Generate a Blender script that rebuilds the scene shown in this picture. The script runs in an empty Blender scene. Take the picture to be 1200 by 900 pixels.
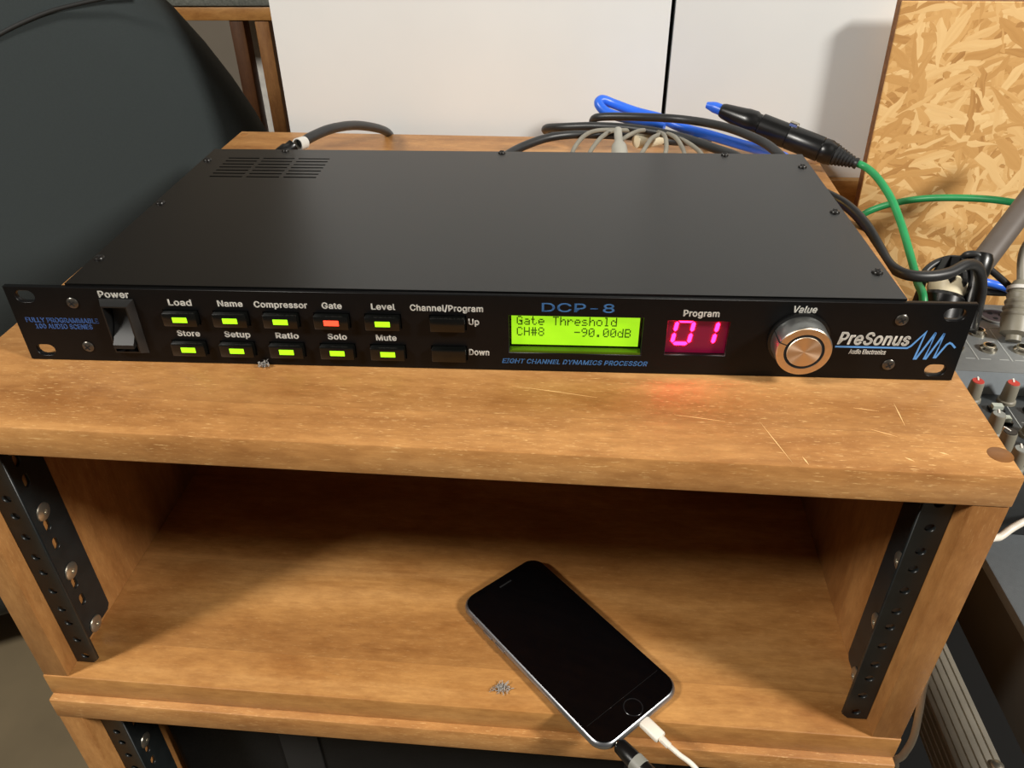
import bpy, bmesh, math, random
from mathutils import Vector, Matrix
random.seed(7)
scn = bpy.context.scene
COL = scn.collection
PI = math.pi
# ------------------------------------------------------------------ camera
F = 936.98
CP = Vector((0.28148, -0.34600, 0.23278))
CR = Vector((0.99830591, 0.05730493, -0.0100723))
CU = Vector((-0.02447251, 0.57061312, 0.82085429))
CF = Vector((-0.05278639, 0.8192172, -0.57104884))
cd = bpy.data.cameras.new('camera'); cam = bpy.data.objects.new('camera', cd); COL.objects.link(cam)
cd.sensor_width = 36; cd.lens = 36*F/1200; cd.clip_start = .01
M = Matrix((CR, CU, -CF)).transposed().to_4x4(); M.translation = CP
cam.matrix_world = M
scn.camera = cam
# ------------------------------------------------------------------ world and lamps
w = bpy.data.worlds.new('world'); scn.world = w; w.use_nodes = True
w.node_tree.nodes['Background'].inputs[0].default_value = (1, .90, .78, 1)
w.node_tree.nodes['Background'].inputs[1].default_value = 0.07
def area(name, target, direction, dist, size, power, col):
    d = Vector(direction).normalized()
    l = bpy.data.lights.new(name, 'AREA'); l.shape = 'DISK'; l.size = size; l.energy = power; l.color = col
    o = bpy.data.objects.new(name, l); COL.objects.link(o)
    o.location = Vector(target)+d*dist
    o.rotation_euler = (-d).to_track_quat('-Z', 'Y').to_euler()
    return o
area('ceiling_lamp', (.25, 0, -.05), (1.3, -.62, 1.0), 2.1, .34, 43, (1, .955, .88))
area('ceiling_lamp', (.25, 0, -.05), (-1.0, -.62, 1.0), 2.1, .34, 34, (1, .955, .88))
vs = scn.view_settings
vs.view_transform = 'Standard'; vs.look = 'None'; vs.gamma = 1; vs.use_curve_mapping = False; vs.exposure = 0.20

# ------------------------------------------------------------------ materials
def lin(c):
    return tuple((x/255/12.92 if x/255 <= .04045 else ((x/255+.055)/1.055)**2.4) for x in c)+(1,)
class N:
    def __init__(s, name):
        s.m = bpy.data.materials.new(name); s.m.use_nodes = True; s.t = s.m.node_tree
        s.b = s.t.nodes['Principled BSDF']
    def n(s, ty, **k):
        x = s.t.nodes.new(ty)
        for a, v in k.items(): setattr(x, a, v)
        return x
    def l(s, a, b): s.t.links.new(a, b)
    def co(s, scale=(1, 1, 1), rot=(0, 0, 0), loc=(0, 0, 0)):
        tc = s.n('ShaderNodeTexCoord'); mp = s.n('ShaderNodeMapping')
        mp.inputs['Scale'].default_value = scale; mp.inputs['Rotation'].default_value = rot; mp.inputs['Location'].default_value = loc
        s.l(tc.outputs['Object'], mp.inputs[0]); return mp.outputs[0]
    def noise(s, co, scale, detail=4, rough=.55, dist=0):
        x = s.n('ShaderNodeTexNoise'); x.inputs['Scale'].default_value = scale; x.inputs['Detail'].default_value = detail
        x.inputs['Roughness'].default_value = rough; x.inputs['Distortion'].default_value = dist; s.l(co, x.inputs['Vector']); return x.outputs['Fac']
    def ramp(s, fac, stops):
        x = s.n('ShaderNodeValToRGB'); e = x.color_ramp.elements
        while len(e) < len(stops): e.new(.5)
        for i, (p, c) in enumerate(stops): e[i].position = p; e[i].color = c if len(c) == 4 else (*c, 1)
        s.l(fac, x.inputs[0]); return x.outputs[0]
    def mix(s, fac, a, b, mode='MIX'):
        x = s.n('ShaderNodeMix', data_type='RGBA', blend_type=mode)
        if isinstance(fac, (int, float)): x.inputs[0].default_value = fac
        else: s.l(fac, x.inputs[0])
        for v, i in ((a, 6), (b, 7)):
            if isinstance(v, tuple): x.inputs[i].default_value = v
            else: s.l(v, x.inputs[i])
        return x.outputs[2]
    def math(s, op, a, b=0, c=0):
        x = s.n('ShaderNodeMath', operation=op)
        for i, v in enumerate((a, b, c)):
            if isinstance(v, (int, float)): x.inputs[i].default_value = v
            else: s.l(v, x.inputs[i])
        return x.outputs[0]
    def bump(s, h, strength=.2, dist=.001):
        x = s.n('ShaderNodeBump'); x.inputs['Strength'].default_value = strength; x.inputs['Distance'].default_value = dist
        s.l(h, x.inputs['Height']); s.l(x.outputs[0], s.b.inputs['Normal'])
    def base(s, c):
        if isinstance(c, tuple): s.b.inputs['Base Color'].default_value = c
        else: s.l(c, s.b.inputs['Base Color'])
    def set(s, rough=.5, metal=0, spec=.5, **k):
        s.b.inputs['Roughness'].default_value = rough; s.b.inputs['Metallic'].default_value = metal
        s.b.inputs['Specular IOR Level'].default_value = spec
        for a, v in k.items(): s.b.inputs[a].default_value = v
        return s.m
def plain(name, c, rough=.5, metal=0, spec=.5, var=.12, scale=60, bump=0.0, **k):
    s = N(name); C = lin(c)
    f = s.noise(s.co(), scale, 3)
    lo = tuple(x*(1-var) for x in C[:3])+(1,); hi = tuple(min(1, x*(1+var)) for x in C[:3])+(1,)
    s.base(s.ramp(f, [(.3, lo), (.7, hi)]))
    if bump: s.bump(s.noise(s.co(), scale*6, 3), bump, .0006)
    return s.set(rough, metal, spec, **k)
def glow(name, c, strength, base=(0, 0, 0, 1)):
    s = N(name); s.base(base); s.b.inputs['Emission Color'].default_value = c; s.b.inputs['Emission Strength'].default_value = strength
    return s.set(.4)
def wood(name, dark, mid, light, axis='x', flecks=.5, seed=0, staves=True, rough=.42):
    s = N(name)
    st = {'x': (1, 9, 9), 'y': (9, 1, 9), 'z': (9, 9, 1)}[axis]
    big = s.noise(s.co((st[0]*1.2, st[1]*1.2, st[2]*1.2), loc=(seed, seed*2, 0)), 2.2, 5, .6, .6)
    c = s.ramp(big, [(.25, lin(dark)), (.5, lin(mid)), (.75, lin(light))])
    patch = s.noise(s.co(tuple(1.0 if v == 1 else 2.6 for v in st), loc=(seed*3, 0, 1)), 12, 5, .65)
    mot = s.noise(s.co(tuple(2.0 if v == 1 else 5 for v in st), loc=(3, seed, 1)), 34, 4, .65)
    c = s.mix(.6, c, s.ramp(mot, [(.36, (.82, .76, .70, 1)), (.62, (1.10, 1.09, 1.06, 1))]), 'MULTIPLY')
    c = s.mix(.75, c, s.ramp(patch, [(.33, (.72, .60, .48, 1)), (.5, (.98, .95, .92, 1)), (.67, (1.16, 1.18, 1.20, 1))]), 'MULTIPLY')
    fine = s.noise(s.co(tuple(v*22 if v == 1 else v*16 for v in st)), 3.4, 5, .75)
    c = s.mix(.5, c, s.ramp(fine, [(.35, (.80, .76, .70, 1)), (.6, (1.06, 1.06, 1.04, 1))]), 'MULTIPLY')
    if staves:                                   # glued staves about 75 mm wide, each a slightly different tone
        sx = s.n('ShaderNodeSeparateXYZ'); s.l(s.co(loc=(0, .03, 0)), sx.inputs[0])
        k = s.math('FLOOR', s.math('MULTIPLY', sx.outputs[1 if axis == 'x' else 0], 13.5))
        wn = s.n('ShaderNodeTexWhiteNoise', noise_dimensions='1D'); s.l(s.math('ADD', k, seed), wn.inputs['W'])
        c = s.mix(.6, c, s.ramp(wn.outputs['Value'], [(0, (.80, .76, .72, 1)), (1, (1.14, 1.12, 1.08, 1))]), 'MULTIPLY')
        fr = s.math('FRACT', s.math('MULTIPLY', sx.outputs[1 if axis == 'x' else 0], 13.5))
        joint = s.math('LESS_THAN', fr, .012)
        c = s.mix(s.math('MULTIPLY', joint, .35), c, lin(dark))
    fl = s.noise(s.co(tuple(v*60 if v == 1 else v*46 for v in st), loc=(seed, 5, 3)), 3.4, 3, .6)
    dens = s.noise(s.co((1, 1, 1), loc=(seed+9, 2, 0)), 11, 2)
    flm = s.math('MULTIPLY', s.ramp(fl, [(.60, (0, 0, 0, 1)), (.74, (1, 1, 1, 1))]), s.ramp(dens, [(.35, (.25, .25, .25, 1)), (.62, (1, 1, 1, 1))]))
    c = s.mix(s.math('MULTIPLY', flm, flecks), c, lin((238, 196, 134)))
    s.base(c)
    s.bump(fine, .10, .0004)
    return s.set(rough, 0, .4)
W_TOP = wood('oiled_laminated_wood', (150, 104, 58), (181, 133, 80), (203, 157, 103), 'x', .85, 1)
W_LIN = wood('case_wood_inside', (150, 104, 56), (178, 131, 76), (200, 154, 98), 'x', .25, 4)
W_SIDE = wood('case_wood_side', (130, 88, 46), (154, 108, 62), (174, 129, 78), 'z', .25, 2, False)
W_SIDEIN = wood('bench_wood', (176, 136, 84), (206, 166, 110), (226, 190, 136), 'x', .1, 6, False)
W_DARK = wood('stool_leg_wood', (60, 36, 18), (92, 58, 30), (120, 80, 42), 'z', .0, 3, False)
def osb():
    s = N('oriented_strand_board')
    best = None; col = None
    for k, (ang, sc, sd) in enumerate([(.15, 1, 0), (1.1, 1.1, 3), (-.7, .9, 6), (.5, 1.3, 9), (-1.35, 1.2, 13), (-.25, 1.0, 17)]):
        tc = s.n('ShaderNodeTexCoord'); mp1 = s.n('ShaderNodeMapping'); mp1.inputs['Rotation'].default_value = (0, ang, 0); mp1.inputs['Location'].default_value = (sd*.37, 0, sd*.61)
        wob = s.n('ShaderNodeTexNoise'); wob.inputs['Scale'].default_value = 25; s.l(tc.outputs['Object'], wob.inputs['Vector'])
        ad = s.n('ShaderNodeVectorMath', operation='SCALE'); s.l(wob.outputs['Color'], ad.inputs[0]); ad.inputs['Scale'].default_value = .016
        a2 = s.n('ShaderNodeVectorMath', operation='ADD'); s.l(tc.outputs['Object'], a2.inputs[0]); s.l(ad.outputs[0], a2.inputs[1])
        s.l(a2.outputs[0], mp1.inputs[0])
        mp = s.n('ShaderNodeMapping'); mp.inputs['Scale'].default_value = (26*sc, 0, 150*sc); s.l(mp1.outputs[0], mp.inputs[0])
        v = s.n('ShaderNodeTexVoronoi', feature='F1'); v.inputs['Scale'].default_value = 1.0; s.l(mp.outputs[0], v.inputs['Vector'])
        sp = s.n('ShaderNodeSeparateColor'); s.l(v.outputs['Color'], sp.inputs[0])
        h = s.math('SUBTRACT', s.math('ADD', sp.outputs[0], .0), s.math('MULTIPLY', v.outputs['Distance'], .35))
        grain = s.n('ShaderNodeTexNoise'); grain.inputs['Scale'].default_value = 1; grain.inputs['Detail'].default_value = 3
        mg = s.n('ShaderNodeMapping'); mg.inputs['Scale'].default_value = (30, 30, 420); s.l(mp1.outputs[0], mg.inputs[0]); s.l(mg.outputs[0], grain.inputs['Vector'])
        tone = s.math('ADD', s.math('MULTIPLY', sp.outputs[1], .75), s.math('MULTIPLY', grain.outputs['Fac'], .3))
        c = s.ramp(tone, [(.04, lin((160, 112, 62))), (.22, lin((196, 148, 88))), (.6, lin((216, 170, 108))), (.95, lin((236, 200, 142)))])
        if best is None: best, col = h, c
        else:
            g = s.math('GREATER_THAN', h, best)
            col = s.mix(g, col, c); best = s.math('MAXIMUM', h, best)
    s.base(col); s.bump(best, .35, .0008)
    return s.set(.5, 0, .35)
OSB = osb()
OSB_EDGE = plain('strand_board_edge', (120, 78, 42), .8, var=.3, scale=200)
WHITE = plain('white_laminate', (226, 228, 228), .55, var=.015, scale=12, spec=.3)
WHITE_EDGE = plain('board_edge_black', (26, 24, 22), .7)
BLACK_METAL = plain('black_powder_coat', (8, 8, 8), .30, spec=.42, var=.15, scale=300, bump=.10)
PANEL = plain('black_anodised_panel', (12, 12, 13), .36, spec=.2, var=.1, scale=300)
RAILM = plain('black_steel_rail', (26, 30, 31), .38, spec=.5, var=.25, scale=90)
BLACK_PL = plain('black_plastic', (17, 17, 17), .3, var=.2, scale=100)
BUTTON = plain('glossy_black_button', (9, 10, 9), .22, var=.2)
RUBBER = plain('black_cable_rubber', (34, 35, 36), .42, var=.2, scale=80)
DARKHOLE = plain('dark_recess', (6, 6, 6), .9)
GOLDM = plain('gold_metal', (200, 160, 84), .35, .85, var=.15)
SCREWM = plain('black_screw_steel', (92, 88, 82), .3, .8, var=.2)
CHROME = plain('bright_nickel', (215, 208, 190), .2, 1, var=.1)
BOLT = plain('zinc_bolt', (190, 184, 168), .28, .9, var=.15)
BRUSH = plain('brushed_metal_face', (232, 214, 190), .38, 1, var=.06, scale=400, Anisotropic=.7)
KNOBSIDE = plain('turned_metal_side', (176, 178, 176), .42, 1, var=.08)
PRINT_W = plain('white_screen_print', (250, 248, 240), .5, var=.02)
PRINT_B = plain('blue_screen_print', (92, 152, 218), .5, var=.03)
PRINT_DB = plain('dull_blue_screen_print', (84, 124, 196), .5, var=.03)
LEDG = glow('green_led', (.42, 1, .01, 1), 1.35)
LEDR = glow('red_led', (1, .05, .02, 1), 2.6)
SEGM = glow('lit_segment', (1, .004, .034, 1), 26.0)
def lcdmat():
    s = N('lcd_backlight'); s.base((.1, .2, .0, 1))
    f = s.noise(s.co(), 60, 2)
    s.l(s.ramp(f, [(.3, (.30, .68, .012, 1)), (.7, (.36, .76, .016, 1))]), s.b.inputs['Emission Color']); s.b.inputs['Emission Strength'].default_value = 1.0
    return s.set(.35)
LCD = lcdmat()
LCDTXT = plain('lcd_dot', (44, 84, 6), .5)
SEGBACK = glow('red_filter_scatter_glow', (1, .0, .16, 1), .045, (.12, .003, .02, 1))  # faint emission paints the segments' light scattered in the backing
GLASS_BLACK = plain('phone_black_glass', (5, 5, 6), .07, var=.1, spec=.5)
ALU = plain('space_grey_aluminium', (150, 152, 156), .3, .9, var=.05)
WHITE_PL = plain('white_plastic', (238, 230, 216), .4, var=.03)
CREAM = plain('cream_plastic', (226, 216, 186), .45, var=.05)
GREYLBL = plain('grey_label', (140, 140, 132), .5)
WHITELBL = plain('white_sleeve', (206, 204, 198), .5)
BLUE = plain('blue_cable_jacket', (44, 104, 222), .35, var=.08)
GREEN = plain('green_cable_jacket', (38, 146, 86), .4, var=.1)
GREYC = plain('grey_cable_jacket', (128, 124, 112), .5, var=.15)
GREYBOOT = plain('translucent_grey_boot', (160, 158, 148), .4, var=.1)
TUBE = plain('grey_painted_tube', (92, 84, 78), .5, var=.08)
ALUX = plain('aluminium_extrusion', (176, 170, 156), .38, .5, var=.08)
CHAIRM = plain('dark_grey_green_fabric', (50, 57, 58), .85, var=.06, scale=700, spec=.25, bump=.3)
CHAIRM.node_tree.nodes['Principled BSDF'].inputs['Sheen Weight'].default_value = .15
MIXM = plain('mixer_grey_paint', (122, 125, 125), .45, var=.04, scale=200, bump=.05)
MIXD = plain('mixer_dark_paint', (66, 70, 72), .45, var=.06, scale=200, bump=.05)
MIXB = plain('mixer_blue_grey_paint', (126, 134, 140), .42, var=.04, scale=200)
KNOBG = plain('warm_grey_knob', (132, 128, 114), .45, var=.06)
KNOBR = plain('red_knob_cap', (196, 62, 54), .45)
KNOBLG = plain('light_grey_knob_cap', (142, 146, 142), .45)
PALE = plain('pale_push_button', (196, 204, 192), .4)
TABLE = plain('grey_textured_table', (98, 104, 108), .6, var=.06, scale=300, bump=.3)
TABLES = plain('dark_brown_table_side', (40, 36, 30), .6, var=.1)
FLOORM = plain('concrete_floor', (122, 108, 82), .7, var=.12, scale=9, bump=.15)
WALLM = plain('greige_wall_paint', (150, 140, 126), .8, var=.03, scale=8)
FELT = plain('grey_felt', (122, 124, 116), .95, var=.3, scale=300, bump=.8)
DUST = plain('grey_lint', (150, 146, 140), .95, var=.2, scale=500)
SCR = plain('pale_scratched_wood', (240, 198, 136), .6, var=.05)
PLUGW = wood('dark_dowel_end', (104, 66, 34), (140, 96, 52), (158, 112, 66), 'x', 0, 8, False)

# ------------------------------------------------------------------ builders
def link(name, me, mat, parent=None):
    o = bpy.data.objects.new(name, me); COL.objects.link(o)
    if mat is not None and not me.materials: me.materials.append(mat)
    if parent: o.parent = parent
    return o
def fin(bm, smooth=False):
    me = bpy.data.meshes.new('m'); bm.to_mesh(me); bm.free()
    if smooth:
        for p in me.polygons: p.use_smooth = True
    return me
def smooth_by_angle(me, ang=40):
    me.shade_auto = None if False else None
def autosmooth(me, ang=35):
    for p in me.polygons: p.use_smooth = True
    bm = bmesh.new(); bm.from_mesh(me)
    for e in bm.edges:
        if len(e.link_faces) == 2 and e.calc_face_angle(0) > math.radians(ang): e.smooth = False
        elif len(e.link_faces) < 2: e.smooth = False
    bm.to_mesh(me); bm.free(); return me
def box(name, lo, hi, mat, parent=None, bev=0.0, seg=2):
    bm = bmesh.new(); bmesh.ops.create_cube(bm, size=1)
    for v in bm.verts:
        v.co = Vector([lo[i]+(v.co[i]+.5)*(hi[i]-lo[i]) for i in range(3)])
    if bev: bmesh.ops.bevel(bm, geom=bm.edges[:], offset=bev, segments=seg, affect='EDGES', profile=.5)
    return link(name, autosmooth(fin(bm)), mat, parent)
def lathe_mesh(prof, n=32, axis=(0, 0, 1), org=(0, 0, 0)):
    """prof: list of (radius, height) from bottom to top, closed on the axis when r == 0"""
    bm = bmesh.new(); rings = []
    for r, h in prof:
        if r < 1e-7: rings.append([bm.verts.new((0, 0, h))])
        else: rings.append([bm.verts.new((r*math.cos(2*PI*i/n), r*math.sin(2*PI*i/n), h)) for i in range(n)])
    for a, b in zip(rings, rings[1:]):
        for i in range(n):
            j = (i+1) % n
            if len(a) == 1 and len(b) == 1: continue
            if len(a) == 1: bm.faces.new((a[0], b[i], b[j]))
            elif len(b) == 1: bm.faces.new((a[i], a[j], b[0]))
            else: bm.faces.new((a[i], a[j], b[j], b[i]))
    bmesh.ops.recalc_face_normals(bm, faces=bm.faces)
    q = Vector((0, 0, 1)).rotation_difference(Vector(axis).normalized()).to_matrix().to_4x4()
    bm.transform(Matrix.Translation(Vector(org)) @ q)
    return autosmooth(fin(bm))
def lathe(name, prof, mat, parent=None, n=32, axis=(0, 0, 1), org=(0, 0, 0)):
    return link(name, lathe_mesh(prof, n, axis, org), mat, parent)
def spline(pts, sub=10):
    P = [Vector(p) for p in pts]
    if len(P) < 3: return P
    E = [P[0]*2-P[1]]+P+[P[-1]*2-P[-2]]; out = []
    for i in range(1, len(E)-2):
        for k in range(sub):
            t = k/sub; a, b, c, d = E[i-1], E[i], E[i+1], E[i+2]
            out.append(.5*((2*b)+(c-a)*t+(2*a-5*b+4*c-d)*t*t+(3*b-a-3*c+d)*t**3))
    out.append(P[-1]); return out
def tube_mesh(pts, r, n=12, sub=10, cap=True):
    S = spline(pts, sub); bm = bmesh.new(); rings = []
    t0 = (S[1]-S[0]).normalized(); up = Vector((0, 0, 1)) if abs(t0.z) < .9 else Vector((1, 0, 0))
    nn = (up-t0*up.dot(t0)).normalized()
    for i, s in enumerate(S):
        t = ((S[i+1] if i+1 < len(S) else s)-(S[i-1] if i else s)).normalized()
        nn = (nn-t*nn.dot(t)).normalized(); b = t.cross(nn)
        rr = r(i/(len(S)-1)) if callable(r) else r
        rings.append([bm.verts.new(s+nn*rr*math.cos(2*PI*k/n)+b*rr*math.sin(2*PI*k/n)) for k in range(n)])
    for a, b in zip(rings, rings[1:]):
        for k in range(n): bm.faces.new((a[k], a[(k+1) % n], b[(k+1) % n], b[k]))
    if cap: bm.faces.new(rings[0][::-1]); bm.faces.new(rings[-1])
    bmesh.ops.recalc_face_normals(bm, faces=bm.faces)
    return autosmooth(fin(bm), 50)
def tube(name, pts, r, mat, parent=None, n=12, sub=10):
    return link(name, tube_mesh(pts, r, n, sub), mat, parent)
DG = None
def curve_to_mesh(o):
    dg = bpy.context.evaluated_depsgraph_get(); dg.update()
    me = bpy.data.meshes.new_from_object(o.evaluated_get(dg))
    cu = o.data; bpy.data.objects.remove(o); bpy.data.curves.remove(cu); me.materials.clear(); return me
def plate_mesh(outline, holes, t, bev=0.0):
    """flat plate with holes: polygons in XY, thickness t centred on z = 0"""
    cu = bpy.data.curves.new('c', 'CURVE'); cu.dimensions = '2D'; cu.fill_mode = 'BOTH'; cu.extrude = t/2-bev; cu.bevel_depth = bev; cu.bevel_resolution = 0
    cu.offset = -bev
    for poly in [outline]+holes:
        sp = cu.splines.new('POLY'); sp.points.add(len(poly)-1); sp.use_cyclic_u = True
        for p, q in zip(sp.points, poly): p.co = (q[0], q[1], 0, 1)
    o = bpy.data.objects.new('c', cu); COL.objects.link(o)
    return curve_to_mesh(o)
def rect(x0, y0, x1, y1): return [(x0, y0), (x1, y0), (x1, y1), (x0, y1)]
def circ(x, y, r, n=16): return [(x+r*math.cos(2*PI*i/n), y+r*math.sin(2*PI*i/n)) for i in range(n)]
def slot(x, y, L, H, n=8):
    r = min(L, H)/2; out = []
    if L >= H:
        for i in range(n+1): a = -PI/2+PI*i/n; out.append((x+L/2-r+r*math.cos(a), y+r*math.sin(a)))
        for i in range(n+1): a = PI/2+PI*i/n; out.append((x-L/2+r+r*math.cos(a), y+r*math.sin(a)))
    else:
        for i in range(n+1): a = PI*i/n; out.append((x+r*math.cos(a), y+H/2-r+r*math.sin(a)))
        for i in range(n+1): a = PI+PI*i/n; out.append((x+r*math.cos(a), y-H/2+r+r*math.sin(a)))
    return out
def xf(me, M4):
    me.transform(M4); me.update(); return me
# plate XY -> front plane (x, z), thickness along y
FRONT = Matrix(((1, 0, 0, 0), (0, 0, -1, 0), (0, 1, 0, 0), (0, 0, 0, 1)))
def T(x, y, z): return Matrix.Translation((x, y, z))
def empty(name, loc=(0, 0, 0), rot=(0, 0, 0)):
    o = bpy.data.objects.new(name, None); COL.objects.link(o); o.location = loc; o.rotation_euler = rot; o.empty_display_size = .02; return o
def tag(o, label=None, cat=None, group=None, kind=None):
    if label: o['label'] = label
    if cat: o['category'] = cat
    if group: o['group'] = group
    if kind: o['kind'] = kind
    return o
def text_mesh(body, x0, x1, y0, y1, bold=0.0, shear=0.0, t=.00012):
    """lettering from outlines; bold in thousandths of an em"""
    def area_(P): return sum(P[k-1][0]*P[k][1]-P[k][0]*P[k-1][1] for k in range(len(P)))/2
    def inside(q, P):
        c_ = False
        for k in range(len(P)):
            (xa, ya), (xb, yb) = P[k-1], P[k]
            if (ya > q[1]) != (yb > q[1]) and q[0] < (xb-xa)*(q[1]-ya)/(yb-ya)+xa: c_ = not c_
        return c_
    sgn = 1 if area_(list(zip(GLYPHS['D'][1][0][::2], GLYPHS['D'][1][0][1::2]))) > 0 else -1
    layers = [[], []]                    # overlapping strokes of one letter go to different curves
    pen = 0
    for ch_ in body:
        adv, polys = GLYPHS[ch_]
        ps = [[(pl_[k]+pen+shear*pl_[k+1], pl_[k+1]) for k in range(0, len(pl_), 2)] for pl_ in polys]
        outs = [p for p in ps if area_(p)*sgn > 0]; hs_ = [p for p in ps if area_(p)*sgn < 0]
        for k, p in enumerate(outs):
            while len(layers) <= k: layers.append([])
            layers[k].append(p); layers[k] += [h for h in hs_ if inside(h[0], p)]
        pen += adv+bold*1.2
    bm = bmesh.new()
    for lay in layers:
        if not lay: continue
        cu = bpy.data.curves.new('t', 'CURVE'); cu.dimensions = '2D'; cu.fill_mode = 'BOTH'; cu.extrude = 10
        for p in lay:
            sp = cu.splines.new('POLY'); sp.points.add(len(p)-1); sp.use_cyclic_u = True
            for k, q in enumerate(p): sp.points[k].co = (q[0], q[1], 0, 1)
        o = bpy.data.objects.new('t', cu); COL.objects.link(o); m1 = curve_to_mesh(o); bm.from_mesh(m1); bpy.data.meshes.remove(m1)
    me = bpy.data.meshes.new('t'); bm.to_mesh(me); bm.free()
    if bold:
        bm = bmesh.new()
        for k in range(6):
            m2 = me.copy(); m2.transform(Matrix.Translation((bold*math.cos(k*PI/3), bold*.6*math.sin(k*PI/3), 0))); bm.from_mesh(m2); bpy.data.meshes.remove(m2)
        bm.to_mesh(me); bm.free()
    xs = [v.co.x for v in me.vertices]; ys = [v.co.y for v in me.vertices]
    a, b, c, d = min(xs), max(xs), min(ys), max(ys)
    for v in me.vertices:
        v.co = Vector((x0+(v.co.x-a)/(b-a)*(x1-x0), y0+(v.co.y-c)/(d-c)*(y1-y0), v.co.z/10*t/2))
    return me
def at(px, py, y=None, z=None, x=None):
    """point of the world seen at a given place, at a chosen real depth"""
    d = CF+(px-600)/F*CR-(py-450)/F*CU
    if y is not None: k = (y-CP.y)/d.y
    elif z is not None: k = (z-CP.z)/d.z
    else: k = (x-CP.x)/d.x
    return CP+d*k
ROT = math.radians(-1.84)
H = .2001

# ------------------------------------------------------------------ the setting
FZ = -.70
tag(box('floor', (-2.5, -1.6, FZ-.05), (2.6, 1.75, FZ), FLOORM), kind='structure')
tag(box('wall_back', (-2.5, 1.62, FZ), (2.6, 1.75, 1.9), WALLM), kind='structure')
tag(box('wall_left', (-2.6, -1.6, FZ), (-2.5, 1.75, 1.9), WALLM), kind='structure')

# ------------------------------------------------------------------ wooden rack cases
xL, xR, yB, TH, SW = -.0325, .4883, .3942, .018, .0168
def rack_rail(case, side, top, bot, yf):
    """L-shaped punched steel rail with dome bolts; side -1 left, +1 right"""
    xw = xL+SW if side < 0 else xR-SW
    x0, x1 = (xw+.0002, xw+.0150) if side < 0 else (xw-.0150, xw-.0002)
    hs = []; z = bot+.0066; steps = [.0159, .0159, .0127]; i = 0
    while z < top-.004:
        hs.append(circ((x0+x1)/2, z, .0024, 12)); z += steps[i % 3]; i += 1
    c = .0035
    out = [(x0 if side < 0 else x0+c, bot), (x1-c if side < 0 else x1, bot), (x1, bot+(c if side < 0 else 0)), (x1, top), (x0, top), (x0, bot+(c if side > 0 else 0))]
    if side < 0: out = [(x0, bot), (x1-c, bot), (x1, bot+c), (x1, top), (x0, top)]
    else: out = [(x0+c, bot), (x1, bot), (x1, top), (x0, top), (x0, bot+c)]
    fl = plate_mesh(out, hs, .002, .0003); xf(fl, T(0, yf+.001, 0) @ FRONT)
    # side flange in plane (y, z)
    sl = []; z = bot+.014; bz = []
    k = 0
    while z < top-.006:
        if k % 3 == 0: bz.append(z-.006)
        else: sl.append(slot(yf+.0225, z, .0042, .0085))
        z += .0155 if k % 3 else .019; k += 1
    sf = plate_mesh([(yf+.0005, bot+.0045), (yf+.038, bot+.0045), (yf+.041, bot+.0075), (yf+.041, top), (yf+.0005, top)], sl, .002, .0003)
    xs = xw+.0012 if side < 0 else xw-.0012
    xf(sf, Matrix(((0, 0, 1, xs), (1, 0, 0, 0), (0, 1, 0, 0), (0, 0, 0, 1))))
    bm = bmesh.new(); bm.from_mesh(fl); bm.from_mesh(sf); me = fin(bm)
    r = link('rack_rail', me, RAILM, case)
    d = (1, 0, 0) if side < 0 else (-1, 0, 0)
    xb = xw+(.0022 if side < 0 else -.0022)
    base = None
    for zz in bz:
        b = lathe('bolt', [(.0050, 0), (.0058, .0003), (.0054, .0009), (.0036, .0016), (.0016, .0018), (.0014, .0011), (0, .0011)], BOLT, r, 20, d, (xb, yf+.0235, zz))
    return r
def rack_case(name, z0, yF, height, label, plugs, tb=.0185, backz=0):
    """z0 = top of the lid, height = inner height"""
    root = empty(name, (0, 0, z0), (0, 0, ROT))
    tag(root, label, 'rack case')
    box('top_board', (xL, yF, -TH), (xR, yB, 0), W_TOP, root, .0012)
    box('bottom_board', (xL, yF, -TH-height-tb), (xR, yB, -TH-height), W_LIN, root, .0010)
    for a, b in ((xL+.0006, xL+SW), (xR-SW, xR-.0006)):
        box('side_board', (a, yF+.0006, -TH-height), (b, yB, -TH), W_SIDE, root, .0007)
    box('back_board', (xL+SW, yB-.012, -TH-height), (xR-SW, yB-.0005, -TH), W_LIN, root)
    for s in (-1, 1): rack_rail(root, s, -TH-.0005, -TH-height+.0006, yF+.0114)
    for (px, py, r) in plugs:
        lathe('wood_plug', [(r*.98, -.002), (r, .00005), (r*.9, .00025), (0, .0003)], PLUGW, root, 24, (0, 0, 1), (px, py, 0))
    return root
case = rack_case('rack_case', 0, -.0579, H-TH, 'upper wooden rack case with the black rack unit on its lid',
                 [(.4844-.001, -.0426, .0055), (-.0262, -.0426, .0055), (.4835, .34, .0055), (-.0262, .385, .0035)])
def scratch(pa, pb, wd, z=.0):
    """a thin pale scratch lying on the lid, world points on z = 0"""
    a, b = Vector(pa), Vector(pb); R = Matrix.Rotation(-ROT, 4, 'Z'); a = R @ a; b = R @ b
    t = (b-a).normalized(); n = Vector((-t.y, t.x, 0))*wd/2; m = (a+b)/2; u = Vector((0, 0, .00012))
    bm = bmesh.new(); vs_ = [bm.verts.new(p) for p in (a+u, m-n*1.0+u, b+u, m+n*1.2+u)]; lo = [bm.verts.new(v.co-Vector((0, 0, .0004))) for v in vs_]
    bm.faces.new(vs_); 
    for i in range(4): bm.faces.new((vs_[i], lo[i], lo[(i+1) % 4], vs_[(i+1) % 4]))
    bmesh.ops.recalc_face_normals(bm, faces=bm.faces)
    return link('scratch', fin(bm), SCR, case)
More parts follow.
